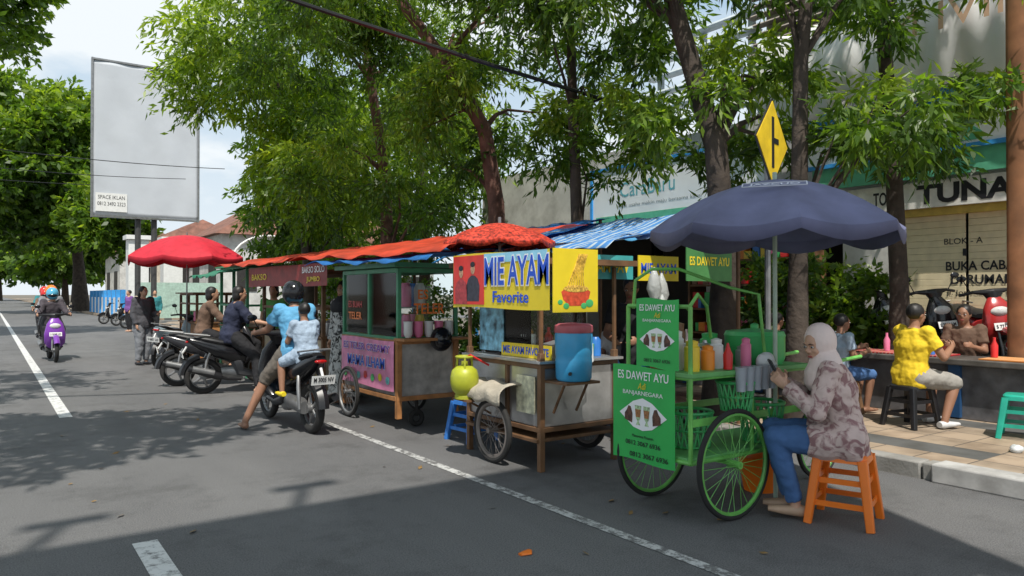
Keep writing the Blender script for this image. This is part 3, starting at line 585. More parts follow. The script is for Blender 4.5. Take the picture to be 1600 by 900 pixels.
# ---- green dessert cart
t=thing('dessert_cart','green painted three-wheeled dessert cart with green banners','food cart',(4.3,3.55,0)); o_=t.location.copy()
spoke_wheel(t,(4.06,3.17,.37),Y,.37,GRNP,org=o_); spoke_wheel(t,(4.06,3.9,.37),Y,.37,GRNP,org=o_); spoke_wheel(t,(5.55,3.5,.3),Y,.3,GRNP,org=o_)
g=G(o_); g.tube((4.06,3.12,.37),(4.06,3.95,.37),.014)
for y_ in (3.25,3.82):
    for a,b_ in [((3.72,y_,.4),(5.0,y_,.4)),((3.72,y_,.95),(5.0,y_,.95)),((3.72,y_,.4),(3.72,y_,1.42)),((5.0,y_,.4),(5.0,y_,.95)),((4.35,y_,.4),(4.35,y_,.95)),((5.0,y_,.4),(5.6,3.5,.32)),((5.0,y_,.95),(5.75,y_,1.0))]: g.tube(a,b_,.015)
    g.box((4.35,y_,.66),(1.3,.012,.05))
for x_ in (3.72,4.35,5.0):
    g.tube((x_,3.25,.4),(x_,3.82,.4),.015); g.tube((x_,3.25,.95),(x_,3.82,.95),.015)
g.sweep([(3.75,3.8,1.4),(3.75,3.78,1.6),(3.85,3.72,1.68),(4.0,3.6,1.68),(4.3,3.4,1.55),(4.5,3.3,1.5),(4.55,3.28,1.0)],[.012]*7,8)
g.sweep([(3.75,3.3,1.4),(3.85,3.3,1.5),(4.0,3.35,1.42),(4.1,3.4,1.2)],[.012]*4,8)
g.tube((3.72,3.25,1.42),(3.72,3.82,1.42),.014)
g.obj('frame',GRNP,t)
g=G(o_); g.box((4.36,3.535,.97),(1.32,.62,.03)); g.box((4.36,3.535,.42),(1.28,.56,.02)); g.obj('shelf',mat('green_board',(.13,.4,.12),.5,dirt=.4),t,bevel=.004)
flag('banner',GRNB,t,3.695,3.95,3.36,.34,1.0,o_); flag('banner',GRNB,t,3.70,3.72,3.33,1.0,1.47,o_)
TA=3.691;TB=3.696
text(t,'ES DAWET AYU',(TA,3.655,.935),.48,.06,-Y,Z,WLET,o_,bold=.01); text(t,'Adi',(TA,3.66,.865),.08,.045,-Y,Z,YEL,o_,shear=.3); text(t,'BANJARNEGARA',(TA,3.655,.81),.38,.038,-Y,Z,WLET,o_)
text(t,'Menerima Pesanan',(TA,3.655,.515),.2,.02,-Y,Z,KLET,o_); text(t,'0812 3067 6936',(TA,3.655,.465),.33,.033,-Y,Z,KLET,o_,bold=.01); text(t,'0812 3067 6936',(TA,3.6,.385),.36,.035,-Y,Z,KLET,o_,bold=.01)
text(t,'ES DAWET AYU',(TB,3.525,1.41),.32,.045,-Y,Z,WLET,o_,bold=.01); text(t,'Adi',(TB,3.52,1.36),.06,.035,-Y,Z,YEL,o_,shear=.3); text(t,'BANJARNEGARA',(TB,3.525,1.32),.26,.026,-Y,Z,WLET,o_); text(t,'0812 3067 6936',(TB,3.525,1.05),.24,.024,-Y,Z,KLET,o_)
for (yc,zc_,s_,tx) in [(3.655,.665,.9,TA),(3.525,1.19,.64,TB)]:
    g=G(o_); g.prism([(-.25*s_,0),(-.1*s_,.1*s_),(.0,.13*s_),(.1*s_,.1*s_),(.25*s_,0),(.1*s_,-.1*s_),(0,-.12*s_),(-.1*s_,-.1*s_)],(tx+.001,yc,zc_),-Y,Z,.001); g.obj('picture_patch',WLET,t)
    for q in (-.045,.045):
        g=G(o_); g.prism([(q*s_-.035*s_,.07*s_),(q*s_+.035*s_,.07*s_),(q*s_+.022*s_,-.03*s_),(q*s_+.006*s_,-.05*s_),(q*s_+.022*s_,-.08*s_),(q*s_-.022*s_,-.08*s_),(q*s_-.006*s_,-.05*s_),(q*s_-.022*s_,-.03*s_)],(tx-.001,yc,zc_),-Y,Z,.001); g.obj('glass_print',mat('pale_green_print',(.45,.62,.35),.5,noise=.6,scale=60),t)
        g=G(o_); g.prism([(q*s_-.03*s_,.04*s_),(q*s_+.03*s_,.04*s_),(q*s_+.022*s_,-.02*s_),(q*s_-.022*s_,-.02*s_)],(tx-.0025,yc,zc_),-Y,Z,.001); g.obj('drink_print',mat('brown_drink_print',(.35,.15,.05),.5,noise=.5,scale=60),t)
    for k in(-1,1):
        g=G(o_); g.prism([(k*.11*s_,-.07*s_),(k*.19*s_,-.05*s_),(k*.19*s_,.0),(k*.165*s_,.03*s_),(k*.15*s_,.06*s_),(k*.125*s_,.055*s_),(k*.115*s_,.03*s_),(k*.105*s_,.0)],(tx-.001,yc,zc_),-Y,Z,.001); g.obj('figure_print',mat('dark_print',(.12,.05,.03),.5,noise=.8,scale=50),t)
def basket(label,c,r0,r1,h_,m):
    t_=thing('plastic_basket',label,'basket',c); g=G(); n=20
    for i in range(n):
        a=2*math.pi*i/n; d=V((math.cos(a),math.sin(a),0)); a2=a+.32; d2=V((math.cos(a2),math.sin(a2),0)); g.tube(d*r0,d2*r1+Z*h_,.007,n=4); g.tube(d*r0,V((math.cos(a-.32),math.sin(a-.32),0))*r1+Z*h_,.007,n=4)
    g.torus((0,0,h_),Z,r1,.012); g.torus((0,0,h_*.5),Z,(r0+r1)/2,.006); g.lathe((0,0,0),[(r0,0),(r0,.012)]); g.obj('basket_body',m,t_); return t_
basket('green lattice plastic basket on cart shelf',(4.62,3.37,.435),.13,.16,.28,PGR); basket('green lattice plastic basket hung by the wheel',(4.28,3.33,.69),.1,.13,.2,PGR); basket('green lattice plastic crate on lower cart shelf',(4.05,3.55,.435),.14,.16,.24,PGR)
pot('barrel','large green lidded drink barrel on dessert cart',(4.72,3.5,.985),[(.2,0),(.22,.05),(.22,.2),(.225,.21),(.21,.24),(.03,.26),(.03,.29),(.01,.3)],PGR)
pot('metal_pot','small metal pot with lid on dessert cart',(4.3,3.62,.985),[(.1,0),(.1,.13),(.11,.135),(.02,.16),(.015,.18)],STL)
for k,(x_,y_,r_,h_,m_) in enumerate([(3.86,3.36,.05,.2,GC[1]),(3.86,3.5,.05,.26,GC[2]),(3.86,3.66,.06,.2,GC[0]),(4.02,3.7,.06,.24,GC[4]),(4.03,3.52,.07,.17,GC[2]),(4.45,3.4,.05,.14,STL),(4.45,3.7,.07,.22,GC[4]),(4.02,3.36,.045,.16,GC[5]),(4.16,3.4,.045,.2,GC[2]),(3.86,3.78,.04,.3,GC[3]),(4.38,3.32,.035,.2,GC[6]),(4.16,3.75,.05,.3,GC[7])]):
    pot('dessert_jar','lidded jar of dessert topping on green cart',(x_,y_,.985),[(r_,0),(r_*1.05,.02),(r_*1.05,h_*.8),(r_*.8,h_*.85),(r_*.85,h_),(.01,h_+.01)],m_,16,cat='jar',group='jars on the dessert cart')
GRC=mat('grey_cup_plastic',(.38,.41,.45),.35)
for k in range(5): pot('plastic_cup_stack','stack of grey plastic cups on cart rail',(4.18+k*.085,3.21,.84),[(.03,0),(.041,.15),(.044,.165)],GRC,16,group='cup stacks on the dessert cart')
pot('sauce_bottle','red squeeze bottle on dessert cart',(4.12,3.27,.99),[(.03,0),(.033,.1),(.02,.13),(.006,.18)],RED,14)
pot('water_bucket','orange plastic bucket under dessert cart',(4.85,3.55,.0),[(.12,0),(.17,.26),(.18,.27),(.165,.26),(.115,.02)],ORG)
g=G(); g.sweep([(5.0,3.1,.95),(5.0,3.1,.8),(5.0,3.1,.6),(5.0,3.1,.5)],[(.02,.015),(.08,.05),(.11,.07),(.06,.04)],12); single(g,'carrier_bag',mat('red_carrier_bag',(.7,.03,.03),.35,trl=.3,bump=.7,bscale=12),'red plastic carrier bag hanging on cart','bag')
g=G(); g.ell((4.5,3.25,1.03),(.08,.05,.06)); g.ell((4.55,3.24,.98),(.05,.04,.06)); single(g,'carrier_bag',mat('white_carrier_bag',(.8,.82,.82),.4,trl=.3,bump=.9,bscale=18),'crumpled white plastic bag on cart edge','bag',remesh=.01,fold=.03,loc=V((0,0,0)))
# ---- noodle cart
t=thing('noodle_cart','stainless noodle cart with brown frame and glass cabinet','food cart',(4.22,5.5,0)); o_=t.location.copy()
x0,x1,y0,y1=3.82,4.66,4.97,6.1
g=G(o_); g.box(((x0+x1)/2,(y0+y1)/2,.62),(x1-x0,y1-y0,.5)); g.obj('body_panel',STL,t,bevel=.006)
g=G(o_)
for (a,b_) in [(x0,y0),(x1,y0),(x0,y1),(x1,y1)]: g.box((a,b_,.5),(.05,.05,1.0)); g.box((a,b_,1.3),(.03,.03,.9))
for z_ in(.35,.89): g.box(((x0+x1)/2,y0-.012,z_),(x1-x0,.03,.04)); g.box((x0-.012,(y0+y1)/2,z_),(.03,y1-y0,.04))
g.box((x0-.012,5.45,.62),(.03,.04,.5)); g.box(((x0+x1)/2,(y0+y1)/2,.26),(x1-x0+.1,y1-y0,.03)); g.obj('frame',WOOD,t,bevel=.004)
g=G(o_); g.box(((x0+x1)/2,(y0+y1)/2,.925),(x1-x0+.12,y1-y0+.12,.025)); g.obj('counter_top',STL,t,bevel=.004)
g=G(o_); g.box((x0+.1,5.65,1.18),(.012,.8,.46)); g.box((x0+.4,5.24,1.18),(.6,.012,.46)); g.obj('glass_pane',GLASS,t)
g=G(o_); g.box(((x0+x1)/2,(y0+y1)/2,1.78),(x1-x0+.3,y1-y0+.3,.05)); g.obj('roof',WOOD,t)
g=G(o_); g.box((x0-.03,5.15,.64),(.008,.26,.32)); g.obj('poster',mat('pale_poster',(.75,.72,.5),.5,noise=.5,scale=14),t)
g=G(o_); g.box((x0+.085,5.85,1.2),(.01,.4,.46)); g.obj('poster',mat('blue_food_poster',(.2,.45,.6),.5,noise=.9,scale=12),t)
g=G(o_); g.box((x0+.08,5.3,1.0),(.01,.74,.12)); g.obj('sign_strip',YEL,t); text(t,'MIE AYAM FAVORITE',(x0+.073,5.3,1.0),.68,.07,-Y,Z,BLET,o_,bold=.02)
spoke_wheel(t,(3.68,5.5,.29),X,.29,mat('rusty_rim',(.25,.22,.2),.5,.6),.026,24,o_); spoke_wheel(t,(4.78,5.5,.29),X,.29,mat('rusty_rim',(.25,.22,.2),.5,.6),.026,24,o_)
g=G(o_); g.grid(lambda u,v:V((3.80-.26*math.sin(min(1,v*1.3)*1.57)+.01*math.sin(u*20),5.2+.62*u,.72-.16*v**2.0+.015*math.sin(u*13+v*4))),20,10); g.obj('wheel_cover',mat('grey_beige_canvas',(.45,.4,.32),.9,bump=.4,dirt=.4),t,solid=.01)
s=thing('vinyl_banner','yellow and red noodle banner with blue lettering','banner',(3.55,5.2,1.4)); o_=s.location.copy()
BX=3.56
flag('banner_sheet',YEL,s,BX,5.98,4.52,1.38,1.86,o_,.001)
g=G(o_); g.box((BX-.003,5.71,1.63),(.002,.52,.44)); g.obj('red_panel',mat('red_vinyl',(.75,.04,.03),.45,noise=.15),s)
g=G(o_); g.box((BX-.003,5.0,1.815),(.002,.9,.08)); g.obj('sky_blue_panel',mat('sky_vinyl',(.3,.65,.85),.45),s)
text(s,'MIE AYAM',(BX-.009,4.98,1.70),.91,.24,-Y,Z,BLET,o_,bold=.015,outline=WLET,ow=.035)
text(s,'Favorite',(BX-.006,5.05,1.48),.52,.1,-Y,Z,BLET,o_,bold=.02)
for (yy,hh,mc) in [(5.83,1.68,(.45,.05,.06)),(5.63,1.71,(.04,.04,.06))]:
    g=G(o_); g.prism([(-.1,-.2),(.1,-.2),(.11,-.06),(.08,0),(.03,.03),(-.03,.03),(-.08,0),(-.11,-.06)],(BX-.005,yy,hh-.07),-Y,Z,.001); g.obj('portrait_print',mat('print_%0.2f'%yy,mc,.5,noise=.5,scale=25),s)
    g=G(o_); g.ell((BX-.007,yy,hh+.02),(.001,.036,.05)); g.obj('portrait_face',mat('print_skin',(.6,.35,.22),.5,noise=.5,scale=40),s)
    g=G(o_); g.ell((BX-.0085,yy,hh+.06),(.001,.04,.025)); g.obj('portrait_hair',KLET,s)
g=G(o_); g.box((BX+.22,4.47,1.61),(.46,.008,.50)); g.obj('side_sheet',YEL,s)
g=G(o_); g.prism([(-.15,.0),(-.1,.035),(.0,.05),(.1,.035),(.15,.0),(.13,-.06),(.07,-.11),(-.07,-.11),(-.13,-.06)],(BX+.22,4.465,1.52),X,Z,.001); g.obj('bowl_print',mat('bowl_print_red',(.65,.08,.03),.5,noise=.4,scale=30),s)
g=G(o_); g.ell((BX+.22,4.463,1.545),(.13,.001,.028)); g.obj('broth_print',mat('noodle_print',(.8,.45,.08),.5,noise=.7,scale=60),s)
for k in range(8): g=G(o_); g.sweep([(BX+.13+k*.025,4.461,1.55),(BX+.15+k*.02,4.461,1.6),(BX+.2+k*.013,4.461,1.7),(BX+.25+k*.012,4.461,1.82)],[.0035]*4,5); g.obj('noodle_print',mat('noodle_print',(.8,.4,.05),.5),s)
for (dx,dz,rr) in [(.36,1.43,.04),(.3,1.41,.03),(.12,1.41,.03),(.06,1.44,.025)]: g=G(o_); g.ell((BX+dx,4.464,dz),(rr,.0012,rr*.8)); g.obj('vegetable_print',[PGR,RED][int(dx*100)%2],s)
t=thing('drinks_cooler','large blue insulated drinks cooler with dark red lid','cooler',(4.02,4.78,.78)); g=G(); g.lathe((0,0,0),[(.135,0),(.15,.02),(.155,.17),(.15,.2),(.155,.22),(.16,.38),(.155,.4)],28); g.obj('body',mat('sky_blue_plastic',(.06,.4,.72),.35,noise=.08,dirt=.2),t)
g=G(); g.lathe((0,0,.4),[(.16,0),(.165,.015),(.16,.06),(.13,.075),(.05,.08)],28); g.obj('lid',mat('maroon_plastic',(.5,.12,.15),.35),t)
g=G(); g.tube((-.12,-.1,.07),(-.15,-.13,.07),.015); g.obj('tap',BLK,t)
g=G(); g.sweep([(.16,0,.3),(.2,0,.3),(.21,0,.15),(.16,0,.12)],[.012]*4,8); g.obj('handle',WHT,t)
g=G(); g.box((4.02,4.82,.765),(.36,.34,.02)); g.tube((3.9,4.9,.5),(3.9,4.75,.76),.012); g.tube((4.15,4.9,.5),(4.15,4.75,.76),.012); single(g,'bracket_shelf',WOOD,'small wooden bracket shelf under drinks cooler','shelf')
t=thing('gas_cylinder','small yellow-green gas cylinder hung beside noodle cart','gas cylinder',(3.56,5.78,.55)); g=G(); g.lathe((0,0,0),[(.09,0),(.09,.03),(.08,.04),(.115,.08),(.13,.14),(.13,.2),(.115,.26),(.07,.295),(.03,.3),(.03,.34)],24); g.obj('tank',mat('lime_yellow_paint',(.42,.45,.03),.4,noise=.2,dirt=.45),t)
g=G(); g.torus((0,0,.38),Z,.075,.012,24); [g.tube((.075*math.cos(a),.075*math.sin(a),.38),(.085*math.cos(a),.085*math.sin(a),.27),.01) for a in (0,2.1,4.2)]; g.obj('collar',mat('lime_yellow_paint',(.42,.45,.03),.4),t)
g=G(); g.sweep([(0,0,.36),(.03,-.05,.4),(.1,-.1,.35),(.2,-.1,.3)],[.01]*4,6); g.obj('hose',RED,t)
g=G(); g.box((3.66,5.78,.54),(.3,.26,.02)); g.tube((3.8,5.7,.4),(3.56,5.7,.53),.01); single(g,'bracket_shelf',WOOD,'small bracket carrying the gas cylinder','shelf')
for (p,pr,m,lb) in [((4.1,5.1,.94),[(.12,0),(.13,.12),(.135,.125),(.12,.13),(.02,.16)],STL,'dented steel stock pot on noodle cart'),((4.42,5.12,.94),[(.09,0),(.1,.1),(.1,.11)],PGR,'green plastic tub on noodle cart'),((4.1,5.6,.94),[(.06,0),(.1,.05),(.11,.07)],WHT,'white bowl inside noodle cart cabinet'),((4.1,5.6,1.01),[(.06,0),(.1,.05),(.11,.07)],WHT,'white bowl inside noodle cart cabinet'),((4.05,5.85,.94),[(.05,0),(.05,.16),(.03,.19)],RED,'red sauce jar inside noodle cart cabinet'),((4.3,5.8,.94),[(.05,0),(.05,.2),(.03,.23)],mat('amber_jar',(.6,.3,.04),.2),'amber jar inside noodle cart cabinet'),((4.55,5.1,.94),[(.05,0),(.05,.14),(.03,.17)],mat('blue_plastic',(.04,.2,.6),.35),'blue plastic canister on noodle cart'),((4.2,5.35,.94),[(.04,0),(.04,.18),(.015,.22),(.015,.26)],RED,'red sauce bottle on noodle cart'),((4.35,5.4,.94),[(.04,0),(.04,.18),(.015,.22),(.015,.26)],GC[1],'yellow sauce bottle on noodle cart'),((4.0,5.4,.94),[(.05,0),(.07,.06),(.075,.2)],GC[2],'white plastic tub inside noodle cart cabinet'),((4.02,5.5,1.14),[(.05,0),(.05,.14),(.04,.15)],GC[5],'orange spice tub inside noodle cart cabinet')]:
    pot('cooking_vessel',lb,p,pr,m,18,cat='vessel')
# ---- ice cart
t=thing('ice_cart','green framed glass cabinet cart with pink banner','food cart',(4.08,8.2,0)); o_=t.location.copy(); x0,x1,y0,y1=3.72,4.45,7.43,8.95
CG=mat('dark_green_frame_paint',(.06,.3,.15),.45,dirt=.3)
g=G(o_); g.box(((x0+x1)/2,(y0+y1)/2,.66),(x1-x0,y1-y0,.62)); g.obj('body_panel',mat('cart_panel_grey',(.5,.48,.45),.45,.4,noise=.35,dirt=.45),t,bevel=.006)
g=G(o_)
for (a,b_) in [(x0,y0),(x1,y0),(x0,y1),(x1,y1),(x0,(y0+y1)/2)]: g.box((a,b_,1.38),(.045,.045,.82))
for z_ in(1.0,1.77): g.box(((x0+x1)/2,y0,z_),(x1-x0,.05,.05)); g.box((x0,(y0+y1)/2,z_),(.05,y1-y0,.05)); g.box((x1,(y0+y1)/2,z_),(.05,y1-y0,.05))
g.obj('cabinet_frame',CG,t,bevel=.004)
g=G(o_)
for (a,b_) in [(x0,y0),(x1,y0),(x0,y1),(x1,y1)]: g.box((a-.005,b_-.005,.55),(.06,.06,.86))
for z_ in (.34,.97): g.box(((x0+x1)/2,y0-.02,z_),(x1-x0+.04,.04,.05)); g.box((x0-.02,(y0+y1)/2,z_),(.04,y1-y0,.05))
g.box(((x0+x1)/2,y0-.1,1.0),(x1-x0+.1,.25,.03)); g.obj('base_frame',ORW,t,bevel=.004)
g=G(o_); g.box((x0,8.19,1.39),(.008,1.45,.72)); g.box((4.08,y0,1.39),(.68,.008,.72)); g.obj('glass_pane',GLASS,t)
g=G(o_); g.box(((x0+x1)/2,(y0+y1)/2,1.83),(x1-x0+.2,y1-y0+.2,.05)); g.obj('roof',CG,t)
g=G(o_); g.box((4.08,8.19,1.35),(.6,1.4,.015)); g.obj('shelf',mat('pale_shelf',(.5,.5,.48),.5),t)
flag('banner',mat('pink_vinyl',(.85,.3,.5),.45,noise=.25),t,x0-.05,8.93,7.45,.42,.98,o_)
text(t,'ES TELER CREAMY',(x0-.06,8.19,.88),1.3,.085,-Y,Z,mat('purple_lettering',(.25,.05,.45),.5),o_,bold=.02,outline=WLET,ow=.04)
text(t,'MAMA ILHAM',(x0-.06,8.19,.71),1.05,.12,-Y,Z,BLET,o_,bold=.02,outline=WLET,ow=.04)
for k in range(7):
    g=G(o_); g.ell((x0-.055,8.8-k*.2,.53+.02*(k%2)),(.002,.05,.045)); g.obj('fruit_print',[PGR,YEL,mat('cyan_print',(.2,.6,.6),.5,noise=.5,scale=30),RED][k%4],t)
text(t,'ES',(4.02,y0-.012,1.5),.13,.11,X,Z,ORG,o_,bold=.02); text(t,'TELER',(4.1,y0-.012,1.34),.4,.12,X,Z,ORG,o_,bold=.02); text(t,'TELER',(x0-.012,8.6,1.24),.4,.09,-Y,Z,ORG,o_,bold=.02); text(t,'ES BUAH',(x0-.012,8.6,1.38),.4,.08,-Y,Z,RED,o_,bold=.01)
spoke_wheel(t,(3.62,8.6,.31),X,.31,GRYM,.022,24,o_); spoke_wheel(t,(4.55,8.6,.31),X,.31,GRYM,.022,24,o_)
g=G(o_); g.torus((3.98,7.5,.1),Y,.07,.03,20); g.tube((3.98,7.5,.12),(3.98,7.5,.33),.02); g.obj('castor',RUB,t)
random.seed(5)
for k in range(32):
    row=k//8; yy=7.56+(k%8)*.18; zz=[1.36,1.0,1.0,1.36][row]; pot('glass_jar','dessert jar inside glass cabinet cart',((3.84 if row<2 else 4.05)+random.uniform(0,.05),yy,zz),[(.06,0),(.065,.02),(.065,.15+random.uniform(0,.08)),(.045,.26),(.045,.27)],GC[random.randrange(7)],14,cat='jar',group='jars inside the dessert cart')
for k in range(5): pot('bowl_stack','stacked bowls on cart ledge',(3.8+k*.13,7.36,1.02),[(.03,0),(.05,.04),(.05,.16),(.055,.18)],[WHT,GC[6]][k%2],14,cat='bowl',group='bowls on the cart ledge')
def helmet(par,c,fr,m,s=1):
    f,sd2,u=fr; g=G(); g.ell(V(c)+u*.015*s-f*.012*s,(.135*s,.125*s,.14*s),fr,18,12); o=g.obj('helmet',m,par); 
    g=G(); g.ell(V(c)-u*.015*s+f*.03*s,(.107*s,.105*s,.055*s),fr,16,8); g.obj('visor',BLKG,o)
t=thing('motorcycle_helmet','black open-face helmet hanging from cart corner','helmet',(4.18,7.28,.98)); helmet(t,(0,0,0),(-Y,X,Z),BLKG,1.0)
def stall(label,x0,x1,y0,y1,zt,bm_,fm):
    t=thing('food_stall',label,'food stall',((x0+x1)/2,(y0+y1)/2,0)); o_=t.location.copy()
    g=G(o_); g.box(((x0+x1)/2,(y0+y1)/2,.5),(x1-x0,y1-y0,.72)); g.obj('body_panel',bm_,t,bevel=.006)
    g=G(o_)
    for a in(x0,x1):
        for b_ in(y0,(y0+y1)/2,y1): g.box((a,b_,zt/2),(.05,.05,zt))
    for z_ in(.88,1.3,zt): g.box((x0,(y0+y1)/2,z_),(.04,y1-y0,.04)); g.box((x1,(y0+y1)/2,z_),(.04,y1-y0,.04)); g.box(((x0+x1)/2,y0,z_),(x1-x0,.04,.04)); 
    g.obj('frame',fm,t); g=G(o_); g.box(((x0+x1)/2,(y0+y1)/2,.9),(x1-x0+.1,y1-y0+.1,.03)); g.obj('counter_top',WOOD,t)
    g=G(o_); g.box(((x0+x1)/2,(y0+y1)/2,zt+.03),(x1-x0+.2,y1-y0+.2,.03)); g.obj('roof',fm,t)
    return t,o_
t,o_=stall('brown meatball stall with dark red banner under tarpaulin',3.8,4.7,9.9,12.6,1.8,mat('beige_panel',(.5,.42,.3),.5,dirt=.4),WOOD)
flag('banner',mat('maroon_vinyl',(.32,.03,.03),.5,trl=.1,noise=.3),t,3.6,12.8,9.25,1.62,1.93,o_); text(t,'BAKSO SOLO',(3.592,9.75,1.84),.85,.09,-Y,Z,WLET,o_,bold=.02); text(t,'JUMBO',(3.592,9.75,1.70),.5,.09,-Y,Z,YEL,o_,bold=.02); text(t,'BAKSO',(3.592,12.2,1.78),.8,.1,-Y,Z,YEL,o_,bold=.02)
for k in range(8): pot('cooking_vessel','pot or jar on meatball stall counter',(3.95+.1*(k%2),10+k*.33,.92),[(.08,0),(.1,.05),(.1,.18),(.05,.22)],[STL,GC[k%8]][k%2],14,cat='vessel',group='pots on the meatball stall')
t,o_=stall('small wooden snack stall with green awning',3.8,4.8,13.6,15.4,2.0,WOOD,CG)
tarp('dark green awning of snack stall',[(3.2,13.5,1.85),(3.2,15.5,1.85),(4.6,15.5,2.15),(4.6,13.5,2.15)],mat('green_tarp',(.03,.25,.15),.5,trl=.2),.03)
t,o_=stall('brown snack stall under red parasol',3.6,4.4,16.6,18.2,1.5,ORW,WOOD)
for k in range(8): pot('snack_jar','lidded snack jar on far stall',(3.7+.12*(k%2),16.7+k*.19,.93),[(.07,0),(.07,.16),(.06,.2)],GC[(k*3)%8],12,cat='jar',group='snack jars on the far stall')
for k in range(14): pot('condiment_bottle','sauce or soy bottle on dining surface',(7.7+.2*(k%3) if k<6 else 8.95+.14*(k%2),5.9+k*.3 if k<6 else 3.0+(k-6)*.6,.81 if k<6 else .805),[(.035,0),(.038,.13),(.015,.18),(.015,.22)],GC[(k*3)%7],12,cat='bottle',group='bottles on tables and counter')
s=thing('menu_banner','yellow green menu banner strung below blue tarpaulin','banner',(4.95,5.0,1.75)); g=G(); g.box((-.45,0,0),(.85,.01,.22)); g.obj('banner_sheet',mat('teal_vinyl',(.06,.38,.38),.5),s); text(s,'MIE AYAM FAV',(-.45,-.007,0),.75,.1,X,Z,YEL,bold=.02)
g=G(); g.box((.32,0,0),(.55,.01,.24)); g.obj('banner_sheet',YEL,s); text(s,'MIE AYAM',(.32,-.007,.0),.48,.1,X,Z,BLET,bold=.02)
s=thing('menu_banner','dark green banner with yellow lettering beside parasol','banner',(5.35,4.45,1.77)); g=G(); g.box((0,0,0),(.62,.01,.3)); g.obj('banner_sheet',mat('dark_green_vinyl',(.06,.22,.06),.5),s); text(s,'ES DAWET AYU',(0,-.007,.03),.54,.08,X,Z,YEL,bold=.02)
for k,(x_,y_,z_) in enumerate([(4.95,4.75,1.55),(5.1,4.8,1.5),(5.0,4.7,1.3)]):
    g=G(); g.sweep([(x_,y_,z_+.2),(x_,y_,z_+.1),(x_,y_,z_),(x_,y_,z_-.1)],[.008,.05,.07,.03],10); single(g,'hanging_bag',mat('clear_bag',(.7,.72,.7),.3,trl=.4,bump=.8,bscale=15),'hanging plastic bag of crackers at stall','bag')
# ------------------------------------------------------------ stools
def stool(label,loc,rot,m,h=.46,top=.13,bot=.19,name='plastic_stool'):
    t=thing(name,label,'stool',loc,rot); g=G(); g.sweep([(0,0,h-.05),(0,0,h-.012),(0,0,h)],[(top+.035,top+.035),(top+.03,top+.03),(top+.015,top+.015)],28,e=5); g.obj('seat',m,t)
    for i in(-1,1):
        for j in(-1,1):
            g=G(); g.sweep([(i*(top+.005),j*(top+.005),h-.03),(i*bot,j*bot,0.0)],[(.032,.032),(.026,.026)],12,e=4); g.obj('leg',m,t)
    g=G()
    for z_ in(.62,.3):
        q=bot+(top-bot)*z_; zz=h*z_
        for k in(-1,1): g.box((0,k*q,zz),(2*q,.012,.035)); g.box((k*q,0,zz),(.012,2*q,.035))
    g.obj('brace',m,t); return t
stool('orange plastic stool under seated woman',(4.65,2.746,0),.35,ORG)
stool('teal green plastic stool on pavement by counter',(8.2,3.0,.11),.3,mat('teal_plastic',(.02,.38,.27),.35),.42)
stool('dark stool under man in yellow shirt',(7.95,3.95,.11),-.2,BLK,.44)
stool('wooden stool under boy in blue',(8.15,4.9,.11),-.2,WOOD,.44)
stool('blue plastic stool mostly hidden behind noodle cart',(4.1,6.5,0),.1,mat('blue_plastic',(.04,.2,.6),.35),.42)
